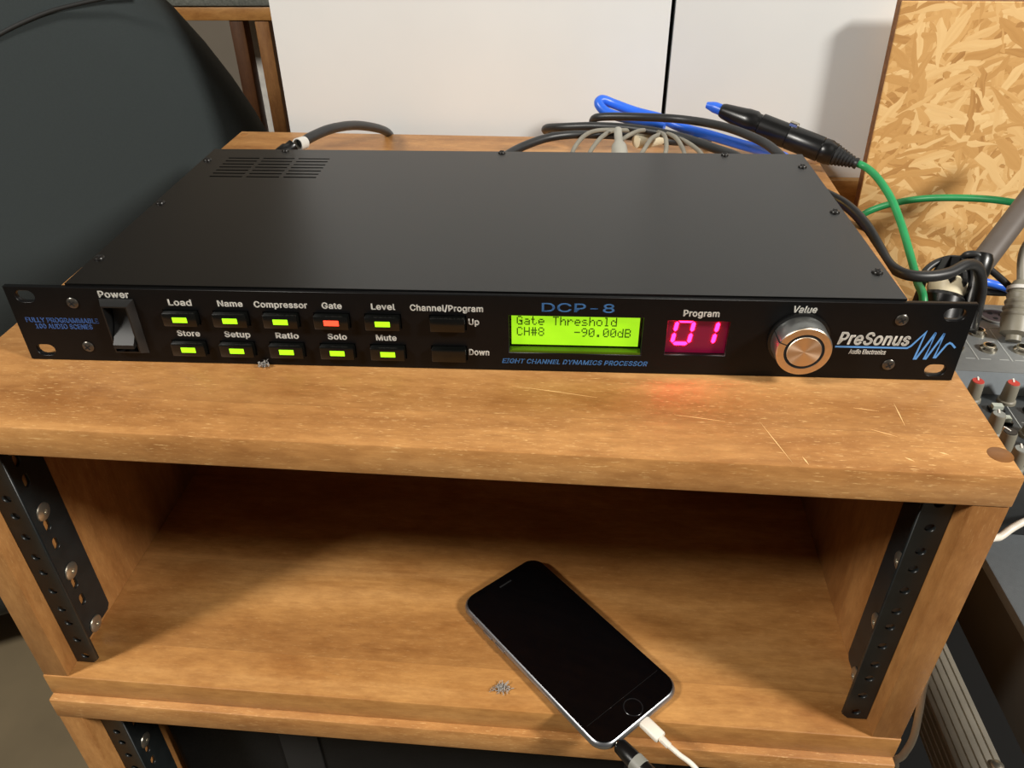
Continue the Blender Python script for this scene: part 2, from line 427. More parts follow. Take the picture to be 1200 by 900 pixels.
for (x0, y0, x1, y1, wd) in [(890, 494, 930, 544, .0004), (1047, 472, 1061, 500, .0005), (600, 452, 700, 466, .00022), (940, 535, 948, 545, .0007), (790, 486, 850, 494, .00022),
                             (1020, 503, 1052, 512, .0004), (1000, 478, 1030, 482, .0003), (1060, 536, 1072, 541, .0008), (1100, 530, 1112, 533, .0008)]:
    scratch(at(x0, y0, z=0), at(x1, y1, z=0), wd)
low = rack_case('rack_case', -.2188, -.0627, .440, 'lower wooden rack case standing on the floor beneath the other case',
                [(.4835, -.05, .0055)], .0212)
low.children[0].data.transform(Matrix.Identity(4))
# black padded box filling the lower case
u = empty('padded_box', (0, 0, 0), (0, 0, ROT)); tag(u, 'black padded box filling the bay of the lower rack case', 'box')
BAGM = plain('black_padded_cloth', (11, 11, 12), .75, var=.3, scale=40, bump=.4, spec=.3)
box('body', (-.0150, -.008, -.6765), (.4705, .33, -.262), BAGM, u, .012, 4)
for x in (.08, .34): box('strap', (x, -.0098, -.660), (x+.03, -.0080, -.285), plain('black_webbing', (20, 20, 20), .8), u, .0005)
tube('piping', [(-.012, -.0085, -.268), (.2, -.0085, -.267), (.468, -.0085, -.268)], .0018, BLACK_PL, u, 8, 4)

# ------------------------------------------------------------------ the processor
dev = empty('rack_processor', (0, 0, .0004), (math.radians(-.29), 0, 0))
tag(dev, 'black one-space audio rack processor with lit green display lying on the wooden case', 'audio processor')
def mm(v): return v/1000.0
PH, PW = 43.7, 482.6
BX = [89.8+26.1*i for i in range(5)]
btns = [(x, 27.9) for x in BX]+[(x, 9.9) for x in [90.0, 115.8, 142.1, 168.8, 195.2]]+[(227.2, 27.9), (227.0, 9.9)]
holes = [slot(10.0, 38.2, 10.2, 6.6), slot(10.0, 6.0, 10.2, 6.6), slot(PW-9.4, 38.0, 10.4, 6.6), slot(PW-9.8, 6.0, 10.4, 6.6)]
holes += [rect(x-9.2, v-4.1, x+9.2, v+4.1) for x, v in btns]
holes += [rect(258, 10.8, 325, 32.6), rect(337, 11.6, 367.3, 31.4), rect(51.6, 9, 64.4, 33.4)]
holes = [[(mm(a), mm(b)) for a, b in h] for h in holes]
me = plate_mesh([(0, 0), (mm(PW), 0), (mm(PW), mm(PH)), (0, mm(PH))], holes, .003, .00025); xf(me, T(0, .0015, 0) @ FRONT)
fp = link('front_panel', me, PANEL, dev)
# chassis tray (gold coloured, a thin gold line at the left) and black lid with vent slots
D = .214
bm = bmesh.new()
def bmbox(bm, lo, hi):
    r = bmesh.ops.create_cube(bm, size=1)
    for v in r['verts']: v.co = Vector([lo[i]+(v.co[i]+.5)*(hi[i]-lo[i]) for i in range(3)])
bmbox(bm, (.0304, .0105, .0009), (.4502, D-.001, .0022))
for a, b in ((.0304, .0318), (.4488, .4502)): bmbox(bm, (a, .0105, .0009), (b, D-.001, .0428))
bmbox(bm, (.0304, D-.0022, .0009), (.4502, D-.001, .0420))
link('chassis', fin(bm), GOLDM, dev)
box('vent_dark_lining', (.040, .150, .003), (.130, .205, .0395), DARKHOLE, dev)  # added dark lining that keeps the inside black below the vents
box('panel_dark_backing', (.033, .0108, .003), (.447, .0124, .0415), DARKHOLE, dev)  # added dark plate that keeps the inside black behind the panel openings
vents = []
for r_ in range(7):
    for c0 in (.0485, .0735, .0985): vents.append(rect(c0, .1572+.0061*r_, c0+.0222, .1572+.0061*r_+.0019))
me = plate_mesh(rect(.0313, .0032, .4502, D), vents, .0012); xf(me, T(0, 0, .0438))
link('top_cover', me, BLACK_METAL, dev)
BSCREW = plain('blackened_screw', (34, 32, 30), .3, .3)
def pan_screw(name, org, axis, r, parent, h=.0014):
    d = Vector(axis)
    s = lathe(name, [(r*1.0, 0), (r, h*.25), (r*.86, h*.7), (r*.5, h), (0, h*1.05)], BSCREW if name == 'cover_screw' else SCREWM, parent, 20, axis, org)
    bm = bmesh.new(); q = Vector((0, 0, 1)).rotation_difference(d).to_matrix().to_4x4()
    for a in (0.6, 0.6+PI/2):
        rr = bmesh.ops.create_cube(bm, size=1)
        bmesh.ops.transform(bm, matrix=T(*org) @ q @ Matrix.Rotation(a, 4, 'Z') @ T(0, 0, h*.96) @ Matrix.Diagonal((r*1.15, r*.26, h*.3, 1)), verts=rr['verts'])
    link('cross_recess', fin(bm), DARKHOLE, s)
    return s
for (x, y) in [(.0352, .0326), (.0352, .111), (.0352, .1897), (.4446, .0312), (.4446, .1102), (.4442, .1881)]:
    pan_screw('cover_screw', (x, y, .0444), (0, 0, 1), .0029, dev)
for x in (.0845, .2404, .3963): pan_screw('cover_screw', (x, .2108, .0444), (0, 0, 1), .0026, dev)
for (u, v) in [(34.3, 35.0), (34.2, 8.7), (448.9, 34.6), (449.1, 8.8)]:
    pan_screw('panel_screw', (mm(u), -.0001, mm(v)), (0, -1, 0), .0031, dev, .0010)
# feet under the chassis
for x in (.06, .42):
    lathe('foot', [(.004, 0), (.0045, .0003), (.0045, .0005), (0, .0005)], BLACK_PL, dev, 16, (0, 0, 1), (x, .18, .0004))
# buttons with lamp windows
for i, (x, v) in enumerate(btns):
    lit = i < 10
    b = box('button', (mm(x-8.9), -.0036, mm(v-3.8)), (mm(x+8.9), .0105, mm(v+3.8)), BUTTON, dev, .0007)
    if lit:
        m = LEDR if i == 3 else LEDG
        led = box('indicator_lamp', (mm(x-3.6), -.00375, mm(v-1.35)), (mm(x+4.1), -.0030, mm(v+1.75)), m, b, .0002)
        if i == 3: tag(led, 'red indicator lamp'); tag(b, 'button with the red lamp')
    else:
        tag(b, 'plain black button without a lamp')
# power switch
pz = 1/1000.
bm = bmesh.new()
def frame(bm, x0, z0, x1, z1, w, y0, y1, slope=0):
    o = [(x0, z0), (x1, z0), (x1, z1), (x0, z1)]; i_ = [(x0+w, z0+w), (x1-w, z0+w), (x1-w, z1-w), (x0+w, z1-w)]
    vo = [bm.verts.new((a, y0, b)) for a, b in o]; vm = [bm.verts.new((a+(w*slope if a == x0 else -w*slope), y1, b+(w*slope if b == z0 else -w*slope))) for a, b in o]
    vi = [bm.verts.new((a, y1, b)) for a, b in i_]; vb = [bm.verts.new((a, y0+.008, b)) for a, b in i_]
    for r1, r2 in ((vo, vm), (vm, vi), (vi, vb)):
        for k in range(4): bm.faces.new((r1[k], r1[(k+1) % 4], r2[(k+1) % 4], r2[k]))
    bmesh.ops.recalc_face_normals(bm, faces=bm.faces)
frame(bm, .0488, .0057, .0668, .0378, .0030, -.0001, -.0042, .75)
sw = link('power_switch', fin(bm), plain('switch_bezel_plastic', (20, 20, 20), .35), dev)
bm = bmesh.new(); prof = []
for i in range(11):
    t = i/10; z = .0120+.0215*t; y = -.0088+.0115*t+.0030*math.sin(PI*t) if t > .1 else -.0088+.0115*t+.0030*math.sin(PI*t)+(.1-t)*.02
    prof.append((y, z))
L_, R_ = [], []
for y, z in prof:
    L_.append(bm.verts.new((.0526, y, z))); R_.append(bm.verts.new((.0634, y, z)))
Lb = [bm.verts.new((.0526, .010, z)) for y, z in prof]; Rb = [bm.verts.new((.0634, .010, z)) for y, z in prof]
for i in range(10):
    bm.faces.new((L_[i], R_[i], R_[i+1], L_[i+1])); bm.faces.new((L_[i], L_[i+1], Lb[i+1], Lb[i])); bm.faces.new((R_[i+1], R_[i], Rb[i], Rb[i+1]))
bm.faces.new((L_[0], Lb[0], Rb[0], R_[0])); bm.faces.new((L_[-1], R_[-1], Rb[-1], Lb[-1]))
bmesh.ops.recalc_face_normals(bm, faces=bm.faces)
link('rocker', autosmooth(fin(bm)), plain('satin_black_rocker', (15, 15, 15), .5), sw)
# liquid crystal display, set back behind its window
scr_ = empty('display', (0, 0, 0)); scr_.parent = dev
bpy.data.objects.remove(scr_)
lcd = box('display', (.2565, .0052, .0075), (.3265, .0106, .0350), BLACK_PL, dev)
bl = box('backlit_screen', (.2590, .0044, .01335), (.3237, .0053, .0315), LCD, lcd)
FONT = {'G': '0E11101713110F', 'a': '00000E010F110F', 't': '08081C0808090 6', 'e': '00000E111F100E', 'T': '1F040404040404', 'h': '10101619111111', 'r': '00001619101010',
        's': '00000E100E011E', 'o': '00000E1111110E', 'l': '0C04040404040E', 'd': '01010D1311110F', 'C': '0E11101010110E', 'H': '1111111F111111', '#': '0A0A1F0A1F0A0A',
        '8': '0E11110E11110E', '-': '0000001F000000', '9': '0E11110F01020C', '0': '0E11131519110E', '.': '00000000000C0C', 'B': '1E11111E11111E', ' ': '00000000000000'}
FONT['t'] = '08081C08080906'
def dots(line, x0, ztop, ch, dot):
    bm = bmesh.new()
    for k, c in enumerate(line):
        s = FONT[c]
        for r_ in range(7):
            bits = int(s[2*r_:2*r_+2], 16)
            for q in range(5):
                if bits >> (4-q) & 1:
                    x = x0+k*ch+q*dot; z = ztop-r_*dot*1.22
                    bmbox(bm, (x, .00425, z-dot*1.1), (x+dot*.92, .0045, z))
    return fin(bm)
CHW = .00366
link('screen_lettering', dots('Gate Threshold', .2617, .03010, CHW, .00060), LCDTXT, lcd)
link('screen_lettering', dots('CH#8    -90.00dB', .2617, .02370, CHW, .00060), LCDTXT, lcd)
box('window_glass', (.2562, .0036, .0092), (.3268, .0039, .0345), None, lcd)
box('window_ledge', (.2582, .0003, .0110), (.3248, .0044, .0122), plain('ledge_lcd_reflection', (62, 92, 10), .2), lcd)  # green base colour stands in for the LCD's reflection on the ledge
g = N('clear_window'); g.base((0, 0, 0, 1)); GL = g.set(.05, 0, .5, Alpha=.03); [q for q in lcd.children if q.name.startswith('window_glass')][0].data.materials.append(GL)
# seven segment program display
seg = box('digit_display', (.3360, .0034, .0105), (.3685, .0106, .0325), SEGBACK, dev)
def segpoly(x0, z0, w_, h_, on, sh=.12, t=.0019):
    """x0,z0 lower left; on = string of segments a..g"""
    S = {'a': ('h', h_), 'g': ('h', h_/2), 'd': ('h', 0), 'f': ('v', 0, h_/2), 'e': ('v', 0, 0), 'b': ('v', w_, h_/2), 'c': ('v', w_, 0)}
    bm = bmesh.new(); g_ = .0005
    for c in on:
        s = S[c]
        if s[0] == 'h':
            z = s[1]; P = [(g_, z), (g_+t/2, z+t/2), (w_-g_-t/2, z+t/2), (w_-g_, z), (w_-g_-t/2, z-t/2), (g_+t/2, z-t/2)]
        else:
            x, za = s[1], s[2]; zb_ = za+h_/2; P = [(x, za+g_), (x-t/2, za+g_+t/2), (x-t/2, zb_-g_-t/2), (x, zb_-g_), (x+t/2, zb_-g_-t/2), (x+t/2, za+g_+t/2)]
        vs1 = [bm.verts.new((x0+a+b*sh, .0030, z0+b)) for a, b in P]; vs2 = [bm.verts.new((x0+a+b*sh, .0034, z0+b)) for a, b in P]
        bm.faces.new(vs1)
        for k in range(6): bm.faces.new((vs1[k], vs2[k], vs2[(k+1) % 6], vs1[(k+1) % 6]))
    bmesh.ops.recalc_face_normals(bm, faces=bm.faces)
    return fin(bm)
link('lit_digit', segpoly(.3406, .0166, .0083, .0132, 'abcdef'), SEGM, seg)
link('lit_digit', segpoly(.3526, .0166, .0083, .0132, 'bc'), SEGM, seg)
# value knob
kx, kz = .4018, .0226
kn = lathe('knob', [(.0146, 0), (.0146, .0012), (.0136, .0015), (.0136, .0016), (.01345, .0112), (.0130, .0119), (.0093, .0119), (.0092, .0108), (0, .0108)], KNOBSIDE, dev, 64, (0, -1, 0), (kx, 0, kz))
lathe('black_skirt', [(.0150, 0), (.0150, .0014), (.0140, .0016), (0, .0016)], BLACK_PL, kn, 48, (0, -1, 0), (kx, -.00005, kz))
lathe('face_ring', [(.00965, .0118), (.00970, .01225), (.0128, .01225), (.0132, .0119), (.0128, .0117)], BRUSH, kn, 64, (0, -1, 0), (kx, 0, kz))
lathe('groove', [(.0080, .0108), (.0080, .0120), (.0098, .0120), (.0098, .0110)], DARKHOLE, kn, 48, (0, -1, 0), (kx, 0, kz))
def disc_mat():
    s = N('spun_metal_cap'); s.base(lin((234, 216, 192)))
    tc = s.n('ShaderNodeTexCoord'); mp = s.n('ShaderNodeMapping'); mp.inputs['Location'].default_value = (-kx, 0, -kz); s.l(tc.outputs['Object'], mp.inputs[0])
    tg = s.n('ShaderNodeTangent', direction_type='RADIAL', axis='Y')
    s.l(tg.outputs[0], s.b.inputs['Tangent'])
    return s.set(.38, 1, .5, Anisotropic=.8)
cap = lathe('push_cap', [(.0083, .0108), (.0083, .0122), (.0081, .01245), (0, .01245)], disc_mat(), kn, 64, (0, -1, 0), (0, 0, 0)); cap.location = (kx, 0, kz)
a = math.radians(158)
for r0, r1, y0, y1 in ((.0095, .01365, -.01235, -.0118), (.0132, .01375, -.0120, -.0020)):
    bm = bmesh.new(); rr = bmesh.ops.create_cube(bm, size=1)
    bmesh.ops.transform(bm, matrix=T(kx, 0, kz) @ Matrix.Rotation(-a, 4, 'Y') @ T((r0+r1)/2, (y0+y1)/2, 0) @ Matrix.Diagonal((r1-r0, abs(y1-y0), .0005, 1)), verts=rr['verts'])
    link('pointer_line', fin(bm), DARKHOLE, kn)
# printing
GLYPHS = {' ':(188,[]),'-':(453,[[337,244,337,188,114,188,114,244]]),'/':(249,[[235,533,71,-76,14,-76,178,533]]),'0':(453,[[227,-7,174,1,130,24,95,62,69,113,53,178,48,254,53,330,69,395,95,447,130,484,174,508,227,516,279,508,323,484,358,447,384,395,400,330,405,254,400,178,384,113,359,62,323,24,279,1],[227,50,261,56,290,74,313,103,330,144,340,194,344,254,340,314,330,365,313,405,290,435,261,453,227,460,192,453,163,435,140,405,123,365,113,314,109,254,113,194,123,144,140,103,163,74,192,56]]),'1':(453,[[76,0,76,55,391,55,391,0],[276,509,276,0,212,0,212,448,209,448,86,358,86,427,198,509]]),'8':(453,[[226,-7,178,-2,136,11,101,33,74,62,57,96,52,135,55,166,65,195,81,220,101,241,125,256,153,265,153,267,119,282,93,308,76,342,70,380,75,417,90,450,114,477,146,498,184,511,226,516,269,511,306,498,337,477,361,450,377,417,382,380,376,342,359,308,333,282,300,267,300,265,327,256,351,241,372,220,387,195,397,166,401,135,395,96,378,62,352,33,317,11,275,-2],[226,49,258,52,285,60,307,74,323,91,333,113,337,139,333,165,322,189,305,208,283,223,256,232,226,235,196,232,169,223,147,208,130,189,119,165,115,139,119,113,129,91,145,74,167,60,195,52],[226,290,252,292,274,300,293,313,307,330,316,351,319,376,316,399,308,420,294,437,275,449,252,457,226,460,200,457,177,449,159,437,145,420,136,399,133,376,136,351,145,330,159,313,178,300,201,292]]),'A':(480,[[16,0,201,509,276,509,463,0,395,0,287,302,264,372,232,478,245,478,213,371,191,302,85,0],[110,142,110,199,370,199,370,142]]),'B':(456,[[60,0,60,509,241,509,289,504,329,491,359,469,381,442,394,410,398,374,395,344,387,320,373,301,356,286,336,275,315,267,315,262,339,257,363,245,385,227,402,203,414,173,418,136,413,100,400,67,377,39,344,18,301,4,247,0],[125,57,245,57,296,63,330,80,349,105,355,137,352,161,342,184,327,203,306,218,279,228,248,231,125,231],[125,285,238,285,265,288,288,296,308,309,323,326,333,348,336,372,330,403,313,429,283,446,240,452,125,452]]),'C':(510,[[267,-7,205,1,150,25,104,63,70,115,48,179,40,254,48,329,70,393,104,445,150,484,205,508,267,516,305,513,340,504,373,490,402,471,427,447,448,418,463,385,473,348,408,348,401,373,389,395,375,413,357,428,337,440,315,449,292,454,267,456,223,450,184,432,150,403,125,364,109,314,103,254,109,194,125,145,151,105,184,76,223,59,267,53,292,55,315,60,337,69,357,81,375,96,389,114,401,136,408,160,473,160,463,124,448,91,428,62,402,38,373,19,341,5,305,-4]]),'D':(502,[[219,0,96,0,96,57,215,57,272,63,318,81,354,110,379,149,394,198,399,255,394,312,379,361,354,399,320,428,275,446,221,452,93,452,93,509,225,509,294,501,353,478,399,441,433,391,455,329,462,255,455,181,433,119,398,68,351,31,291,8],[125,509,125,0,60,0,60,509]]),'E':(419,[[60,0,60,509,372,509,372,452,125,452,125,286,355,286,355,229,125,229,125,57,375,57,375,0]]),'F':(410,[[60,0,60,509,369,509,369,452,125,452,125,278,346,278,346,221,125,221,125,0]]),'G':(520,[[269,-7,205,1,149,25,104,64,69,116,47,179,40,254,47,329,69,393,103,445,149,484,203,508,265,516,304,513,340,504,374,489,403,469,429,445,449,416,465,384,474,349,408,349,399,372,387,393,373,411,356,427,337,439,315,448,291,454,265,456,222,450,183,432,150,404,125,364,109,314,103,254,109,194,125,145,151,105,184,76,224,59,269,53,309,57,345,71,374,93,396,123,410,160,415,202,434,199,283,199,283,256,478,256,478,200,471,141,451,91,419,50,377,19,326,0]]),'H':(517,[[60,0,60,509,125,509,125,289,392,289,392,509,457,509,457,0,392,0,392,232,125,232,125,0]]),'I':(300,[[31,0,31,57,118,57,118,452,31,452,31,509,269,509,269,452,183,452,183,57,269,57,269,0]]),'L':(393,[[60,0,60,509,125,509,125,57,361,57,361,0]]),'M':(628,[[60,0,60,509,152,509,277,187,287,159,299,123,311,84,322,49,307,49,318,83,330,121,342,158,352,187,476,509,568,509,568,0,504,0,504,291,504,327,505,369,506,413,507,457,513,457,498,409,482,363,467,322,456,291,342,0,286,0,170,291,159,321,145,361,129,408,112,457,119,457,120,416,121,372,122,328,122,291,122,0]]),'N':(523,[[60,0,60,509,136,509,343,183,363,151,388,107,414,55,405,54,401,108,399,157,399,195,399,509,463,509,463,0,387,0,202,290,177,331,148,381,108,452,119,454,122,384,124,328,125,291,125,0]]),'O':(533,[[267,-7,205,1,150,25,105,63,70,115,48,179,40,254,48,329,70,393,105,445,150,484,205,508,267,516,329,508,384,484,429,445,464,393,486,329,493,254,486,179,464,115,429,63,384,25,329,1],[267,53,310,59,349,76,383,105,408,144,425,194,430,254,425,314,408,365,383,404,349,433,310,450,267,456,223,450,184,433,151,404,125,364,109,314,103,254,109,194,125,144,151,105,184,76,223,59]]),'P':(445,[[60,0,60,509,235,509,289,503,332,487,366,462,390,430,404,391,409,348,404,304,390,265,366,233,332,207,289,191,235,186,109,186,109,242,233,242,269,246,297,256,318,272,333,294,342,319,344,348,342,376,333,402,318,423,297,439,268,449,232,452,125,452,125,0]]),'R':(449,[[60,0,60,509,236,509,290,504,333,489,367,465,390,433,405,395,409,352,405,309,390,271,367,240,333,217,289,203,236,198,96,198,96,255,234,255,269,258,298,267,319,281,334,300,342,324,345,352,342,380,334,405,319,425,298,440,269,449,233,452,125,452,125,0],[353,0,230,229,303,229,428,0]]),'S':(447,[[224,-9,172,-4,128,9,91,31,64,60,46,96,38,137,104,137,110,110,123,88,142,71,166,59,194,52,224,49,257,52,286,60,311,74,329,92,341,114,346,139,342,161,332,179,316,193,296,205,245,222,184,239,128,260,86,289,60,326,52,372,58,413,75,448,102,476,138,498,180,511,227,516,275,511,316,498,351,476,377,449,394,415,401,378,337,378,326,412,302,437,267,453,225,459,194,456,167,448,145,435,129,418,118,398,115,376,119,352,131,334,148,319,169,308,212,293,264,279,312,264,336,252,359,238,379,220,395,198,405,171,408,139,403,99,386,64,360,34,323,11,278,-4]]),'T':(449,[[32,452,32,509,417,509,417,452,257,452,257,0,193,0,193,452]]),'U':(517,[[259,-8,203,-2,154,15,114,43,85,80,66,124,60,173,60,509,124,509,124,178,128,144,141,113,160,87,187,68,220,56,259,52,298,56,331,68,357,87,377,113,389,144,393,178,393,509,457,509,457,173,451,124,433,80,403,43,363,15,315,-2]]),'V':(480,[[204,0,16,509,84,509,192,206,215,137,248,31,235,31,267,138,290,206,395,509,463,509,278,0]]),'Y':(472,[[203,0,203,208,16,509,91,509,192,344,222,292,250,230,224,230,251,293,280,344,381,509,455,509,268,208,268,0]]),'a':(389,[[160,-9,126,-5,94,5,68,22,48,45,35,73,30,108,34,138,43,161,58,179,78,193,100,203,125,211,178,220,234,227,252,230,265,235,273,243,276,255,276,257,273,279,267,297,256,311,240,322,220,329,196,331,171,329,149,322,132,313,118,301,107,288,100,274,41,291,57,322,79,346,104,364,133,375,163,382,194,384,215,383,239,379,263,372,286,360,306,343,322,320,333,290,337,251,337,0,277,0,277,52,272,52,264,38,252,25,236,12,215,1,190,-6],[170,45,202,49,228,59,248,74,263,93,272,115,276,138,276,190,270,186,259,182,231,176,200,171,175,168,134,159,117,150,103,139,95,124,92,105,94,87,102,72,114,61,130,52,149,47]]),'c':(396,[[207,-8,159,-2,117,16,82,46,56,85,40,133,34,187,40,243,56,291,82,330,117,360,159,378,207,384,234,383,260,377,284,368,305,356,324,341,340,322,353,301,362,277,303,262,298,276,290,289,281,301,270,311,257,319,242,325,226,329,207,330,173,325,145,310,124,287,108,258,99,224,96,187,99,151,108,117,124,89,145,66,173,51,207,46,226,48,243,52,258,58,271,66,282,76,292,89,299,102,304,117,363,102,354,78,341,56,325,37,306,21,285,9,261,-1,235,-6]]),'d':(424,[[195,-8,151,-2,111,16,79,45,55,84,39,133,34,189,39,245,55,293,79,332,112,361,151,378,196,384,228,381,253,373,272,360,287,346,306,319,311,319,311,509,372,509,372,0,313,0,313,59,307,59,287,31,272,17,252,4,227,-5],[205,47,236,51,263,65,284,86,299,115,309,150,312,189,309,229,300,263,284,291,263,312,237,325,205,330,172,325,145,311,124,290,108,261,99,227,96,189,99,151,109,117,124,88,145,66,172,51]]),'e':(404,[[212,-8,161,-2,117,16,82,46,56,85,40,132,34,187,39,242,55,290,81,329,115,359,157,378,205,384,236,382,266,374,294,361,319,341,341,315,357,282,368,242,371,194,371,169,75,169,75,221,338,221,310,202,307,237,298,269,283,294,263,314,237,326,205,330,173,326,146,313,125,294,109,270,99,241,96,211,96,178,100,139,110,106,128,80,151,61,179,50,212,46,234,48,254,53,271,61,285,73,297,88,306,105,365,91,353,63,335,39,311,19,283,4,249,-5]]),'g':(425,[[207,-151,168,-148,134,-140,105,-127,82,-110,64,-91,51,-69,101,-41,122,-66,136,-78,154,-88,178,-95,207,-97,249,-92,282,-75,304,-47,311,-6,311,68,306,68,287,41,272,28,252,16,227,8,195,5,152,10,113,27,80,53,55,90,39,136,34,191,39,246,55,293,80,332,112,361,152,378,196,384,228,382,253,373,273,360,288,346,308,319,313,319,313,379,372,379,372,-9,367,-54,350,-90,324,-117,291,-136,251,-147],[205,59,237,63,264,75,285,95,300,121,309,154,312,193,309,231,300,264,285,291,264,312,237,325,205,330,172,325,145,312,124,290,109,262,99,229,96,193,99,155,109,123,124,96,145,76,172,63]]),'h':(410,[[114,227,114,0,53,0,53,509,114,509,114,287,102,287,124,332,152,362,187,379,227,384,264,380,295,369,321,349,341,321,353,285,357,240,357,0,296,0,296,235,290,275,273,304,246,323,210,329,184,326,161,317,141,303,126,283,117,257]]),'i':(167,[[53,0,53,379,114,379,114,0],[84,443,67,446,54,455,44,468,41,483,44,499,54,512,67,521,84,524,100,521,114,512,123,499,126,483,123,468,114,455,100,446]]),'l':(189,[[139,-2,101,3,74,20,58,47,53,84,53,509,114,509,114,99,115,77,120,62,130,54,146,52,160,53,170,54,181,3,162,-1]]),'m':(610,[[53,0,53,379,112,379,112,295,108,295,118,323,132,346,151,363,172,376,195,384,219,386,257,380,287,361,309,331,321,295,312,295,322,321,337,343,357,361,381,375,407,383,437,386,468,383,497,372,522,354,541,328,553,296,557,255,557,0,496,0,496,254,490,289,473,313,447,326,419,330,395,328,374,320,358,307,345,290,338,270,335,247,335,0,274,0,274,260,269,288,253,311,229,326,199,330,178,328,158,320,140,307,126,289,117,266,114,238,114,0]]),'n':(410,[[114,227,114,0,53,0,53,379,112,379,112,287,102,287,124,332,152,362,187,379,227,384,264,380,295,369,321,349,341,321,353,285,357,240,357,0,296,0,296,235,290,275,273,304,246,323,210,329,184,326,161,317,141,303,126,283,117,257]]),'o':(415,[[207,-8,159,-2,117,16,82,46,56,85,40,133,34,187,40,243,56,291,82,330,117,360,159,378,207,384,256,378,299,360,333,330,359,291,376,243,381,187,376,133,359,85,333,46,299,16,256,-2],[207,46,242,51,270,66,292,89,307,117,316,151,319,187,316,224,307,258,292,287,270,310,242,325,207,330,173,325,145,310,124,287,108,258,99,224,96,187,99,151,108,117,124,89,145,66,173,51]]),'p':(424,[[53,-143,53,379,112,379,112,319,118,319,137,346,152,360,171,373,197,381,229,384,274,378,313,361,345,332,370,293,385,245,390,189,385,133,370,84,346,45,313,16,274,-2,229,-8,198,-5,173,4,153,17,138,31,118,59,114,59,114,-143],[220,47,253,51,279,66,301,88,316,117,325,151,328,189,325,227,316,261,301,290,280,311,253,325,220,330,188,325,161,312,140,291,125,263,116,229,113,189,116,150,125,115,140,86,162,65,188,51]]),'r':(259,[[53,0,53,379,112,379,112,321,115,321,130,347,152,367,181,380,213,385,229,384,243,384,243,322,230,324,207,326,182,323,159,315,140,301,126,284,117,262,114,237,114,0]]),'s':(365,[[182,-8,145,-5,112,3,84,18,62,38,45,63,36,94,94,107,105,79,124,60,150,49,181,45,217,50,244,62,262,81,268,103,265,121,254,136,237,147,212,155,149,170,104,186,72,208,53,237,47,274,51,305,65,332,87,354,115,370,149,381,187,384,223,381,254,372,279,358,299,339,314,316,324,290,268,277,258,298,243,316,219,328,187,333,156,329,131,317,114,299,109,277,112,258,124,243,144,232,172,223,229,209,275,194,306,171,325,142,331,107,326,75,312,47,290,24,260,6,223,-5]]),'t':(227,[[204,379,204,327,6,327,6,379],[65,471,126,471,126,98,128,76,136,61,150,53,170,50,185,51,202,54,213,2,192,-3,168,-4,125,2,92,21,72,52,65,93]]),'u':(410,[[182,-5,146,-1,115,11,89,31,69,59,57,95,53,139,53,379,114,379,114,144,119,105,137,75,164,56,200,50,226,53,249,62,268,77,283,97,293,122,296,153,296,379,357,379,357,0,298,0,298,92,307,92,286,47,257,17,222,0]]),'v':(389,[[163,0,17,379,84,379,165,155,187,87,206,21,184,21,203,87,224,155,305,379,371,379,226,0]]),'w':(567,[[138,0,23,379,87,379,133,214,154,137,175,41,165,41,186,135,206,214,252,379,316,379,362,214,382,136,402,41,391,41,413,135,434,214,480,379,545,379,429,0,368,0,319,172,305,225,291,280,277,338,291,338,277,280,263,225,248,172,199,0]])}
def printed(body, u0, u1, v0, v1, mat=PRINT_W, bold=22, shear=0):
    me = text_mesh(body, mm(u0), mm(u1), mm(v0), mm(v1), bold, shear); xf(me, T(0, -.00006, 0) @ FRONT)
    return link('printed_lettering', me, mat, dev)
for b_, u0, u1, v0, v1 in [('Power', 49.4, 65.3, 38.4, 42.2), ('Load', 84.7, 96.8, 34.6, 38.2), ('Name', 110.3, 123.2, 34.6, 38.0), ('Compressor', 129, 156.4, 33.6, 38.0),
                           ('Gate', 163.8, 174, 34.5, 38.0), ('Level', 188.9, 201, 34.5, 38.0), ('Channel/Program', 208.5, 245.2, 33.4, 38.0), ('Up', 237.6, 243, 25.9, 30.3), ('Down', 237.2, 247.6, 8.8, 12.4),
                           ('Store', 84.9, 96.9, 16.5, 20), ('Setup', 110, 123.6, 15.6, 20), ('Ratio', 137, 149.1, 16.4, 19.9), ('Solo', 164.3, 174.3, 16.4, 19.9), ('Mute', 189.5, 200.1, 16.4, 19.9),
                           ('Program', 344, 361.5, 33.2, 37.8)]:
    printed(b_, u0, u1, v0, v1)
printed('Value', 396.6, 407.8, 37.4, 41.2, shear=.2)
printed('DCP-8', 274.4, 310.2, 35.3, 40.2, PRINT_B, 4)
printed('EIGHT CHANNEL DYNAMICS PROCESSOR', 254.2, 329, 4.4, 7.2, PRINT_B, 14, .25)
printed('FULLY PROGRAMMABLE', 5.6, 44.6, 23.0, 25.9, PRINT_DB, 14)
printed('100 AUDIO SCENES', 9.6, 40.2, 19.3, 22.2, PRINT_DB, 14)
printed('PreSonus', 421.2, 456.0, 19.9, 27.3, PRINT_W, 26, .22)
printed('Audio Electronics', 428, 446, 14.6, 17.4, PRINT_W, 22, .1)
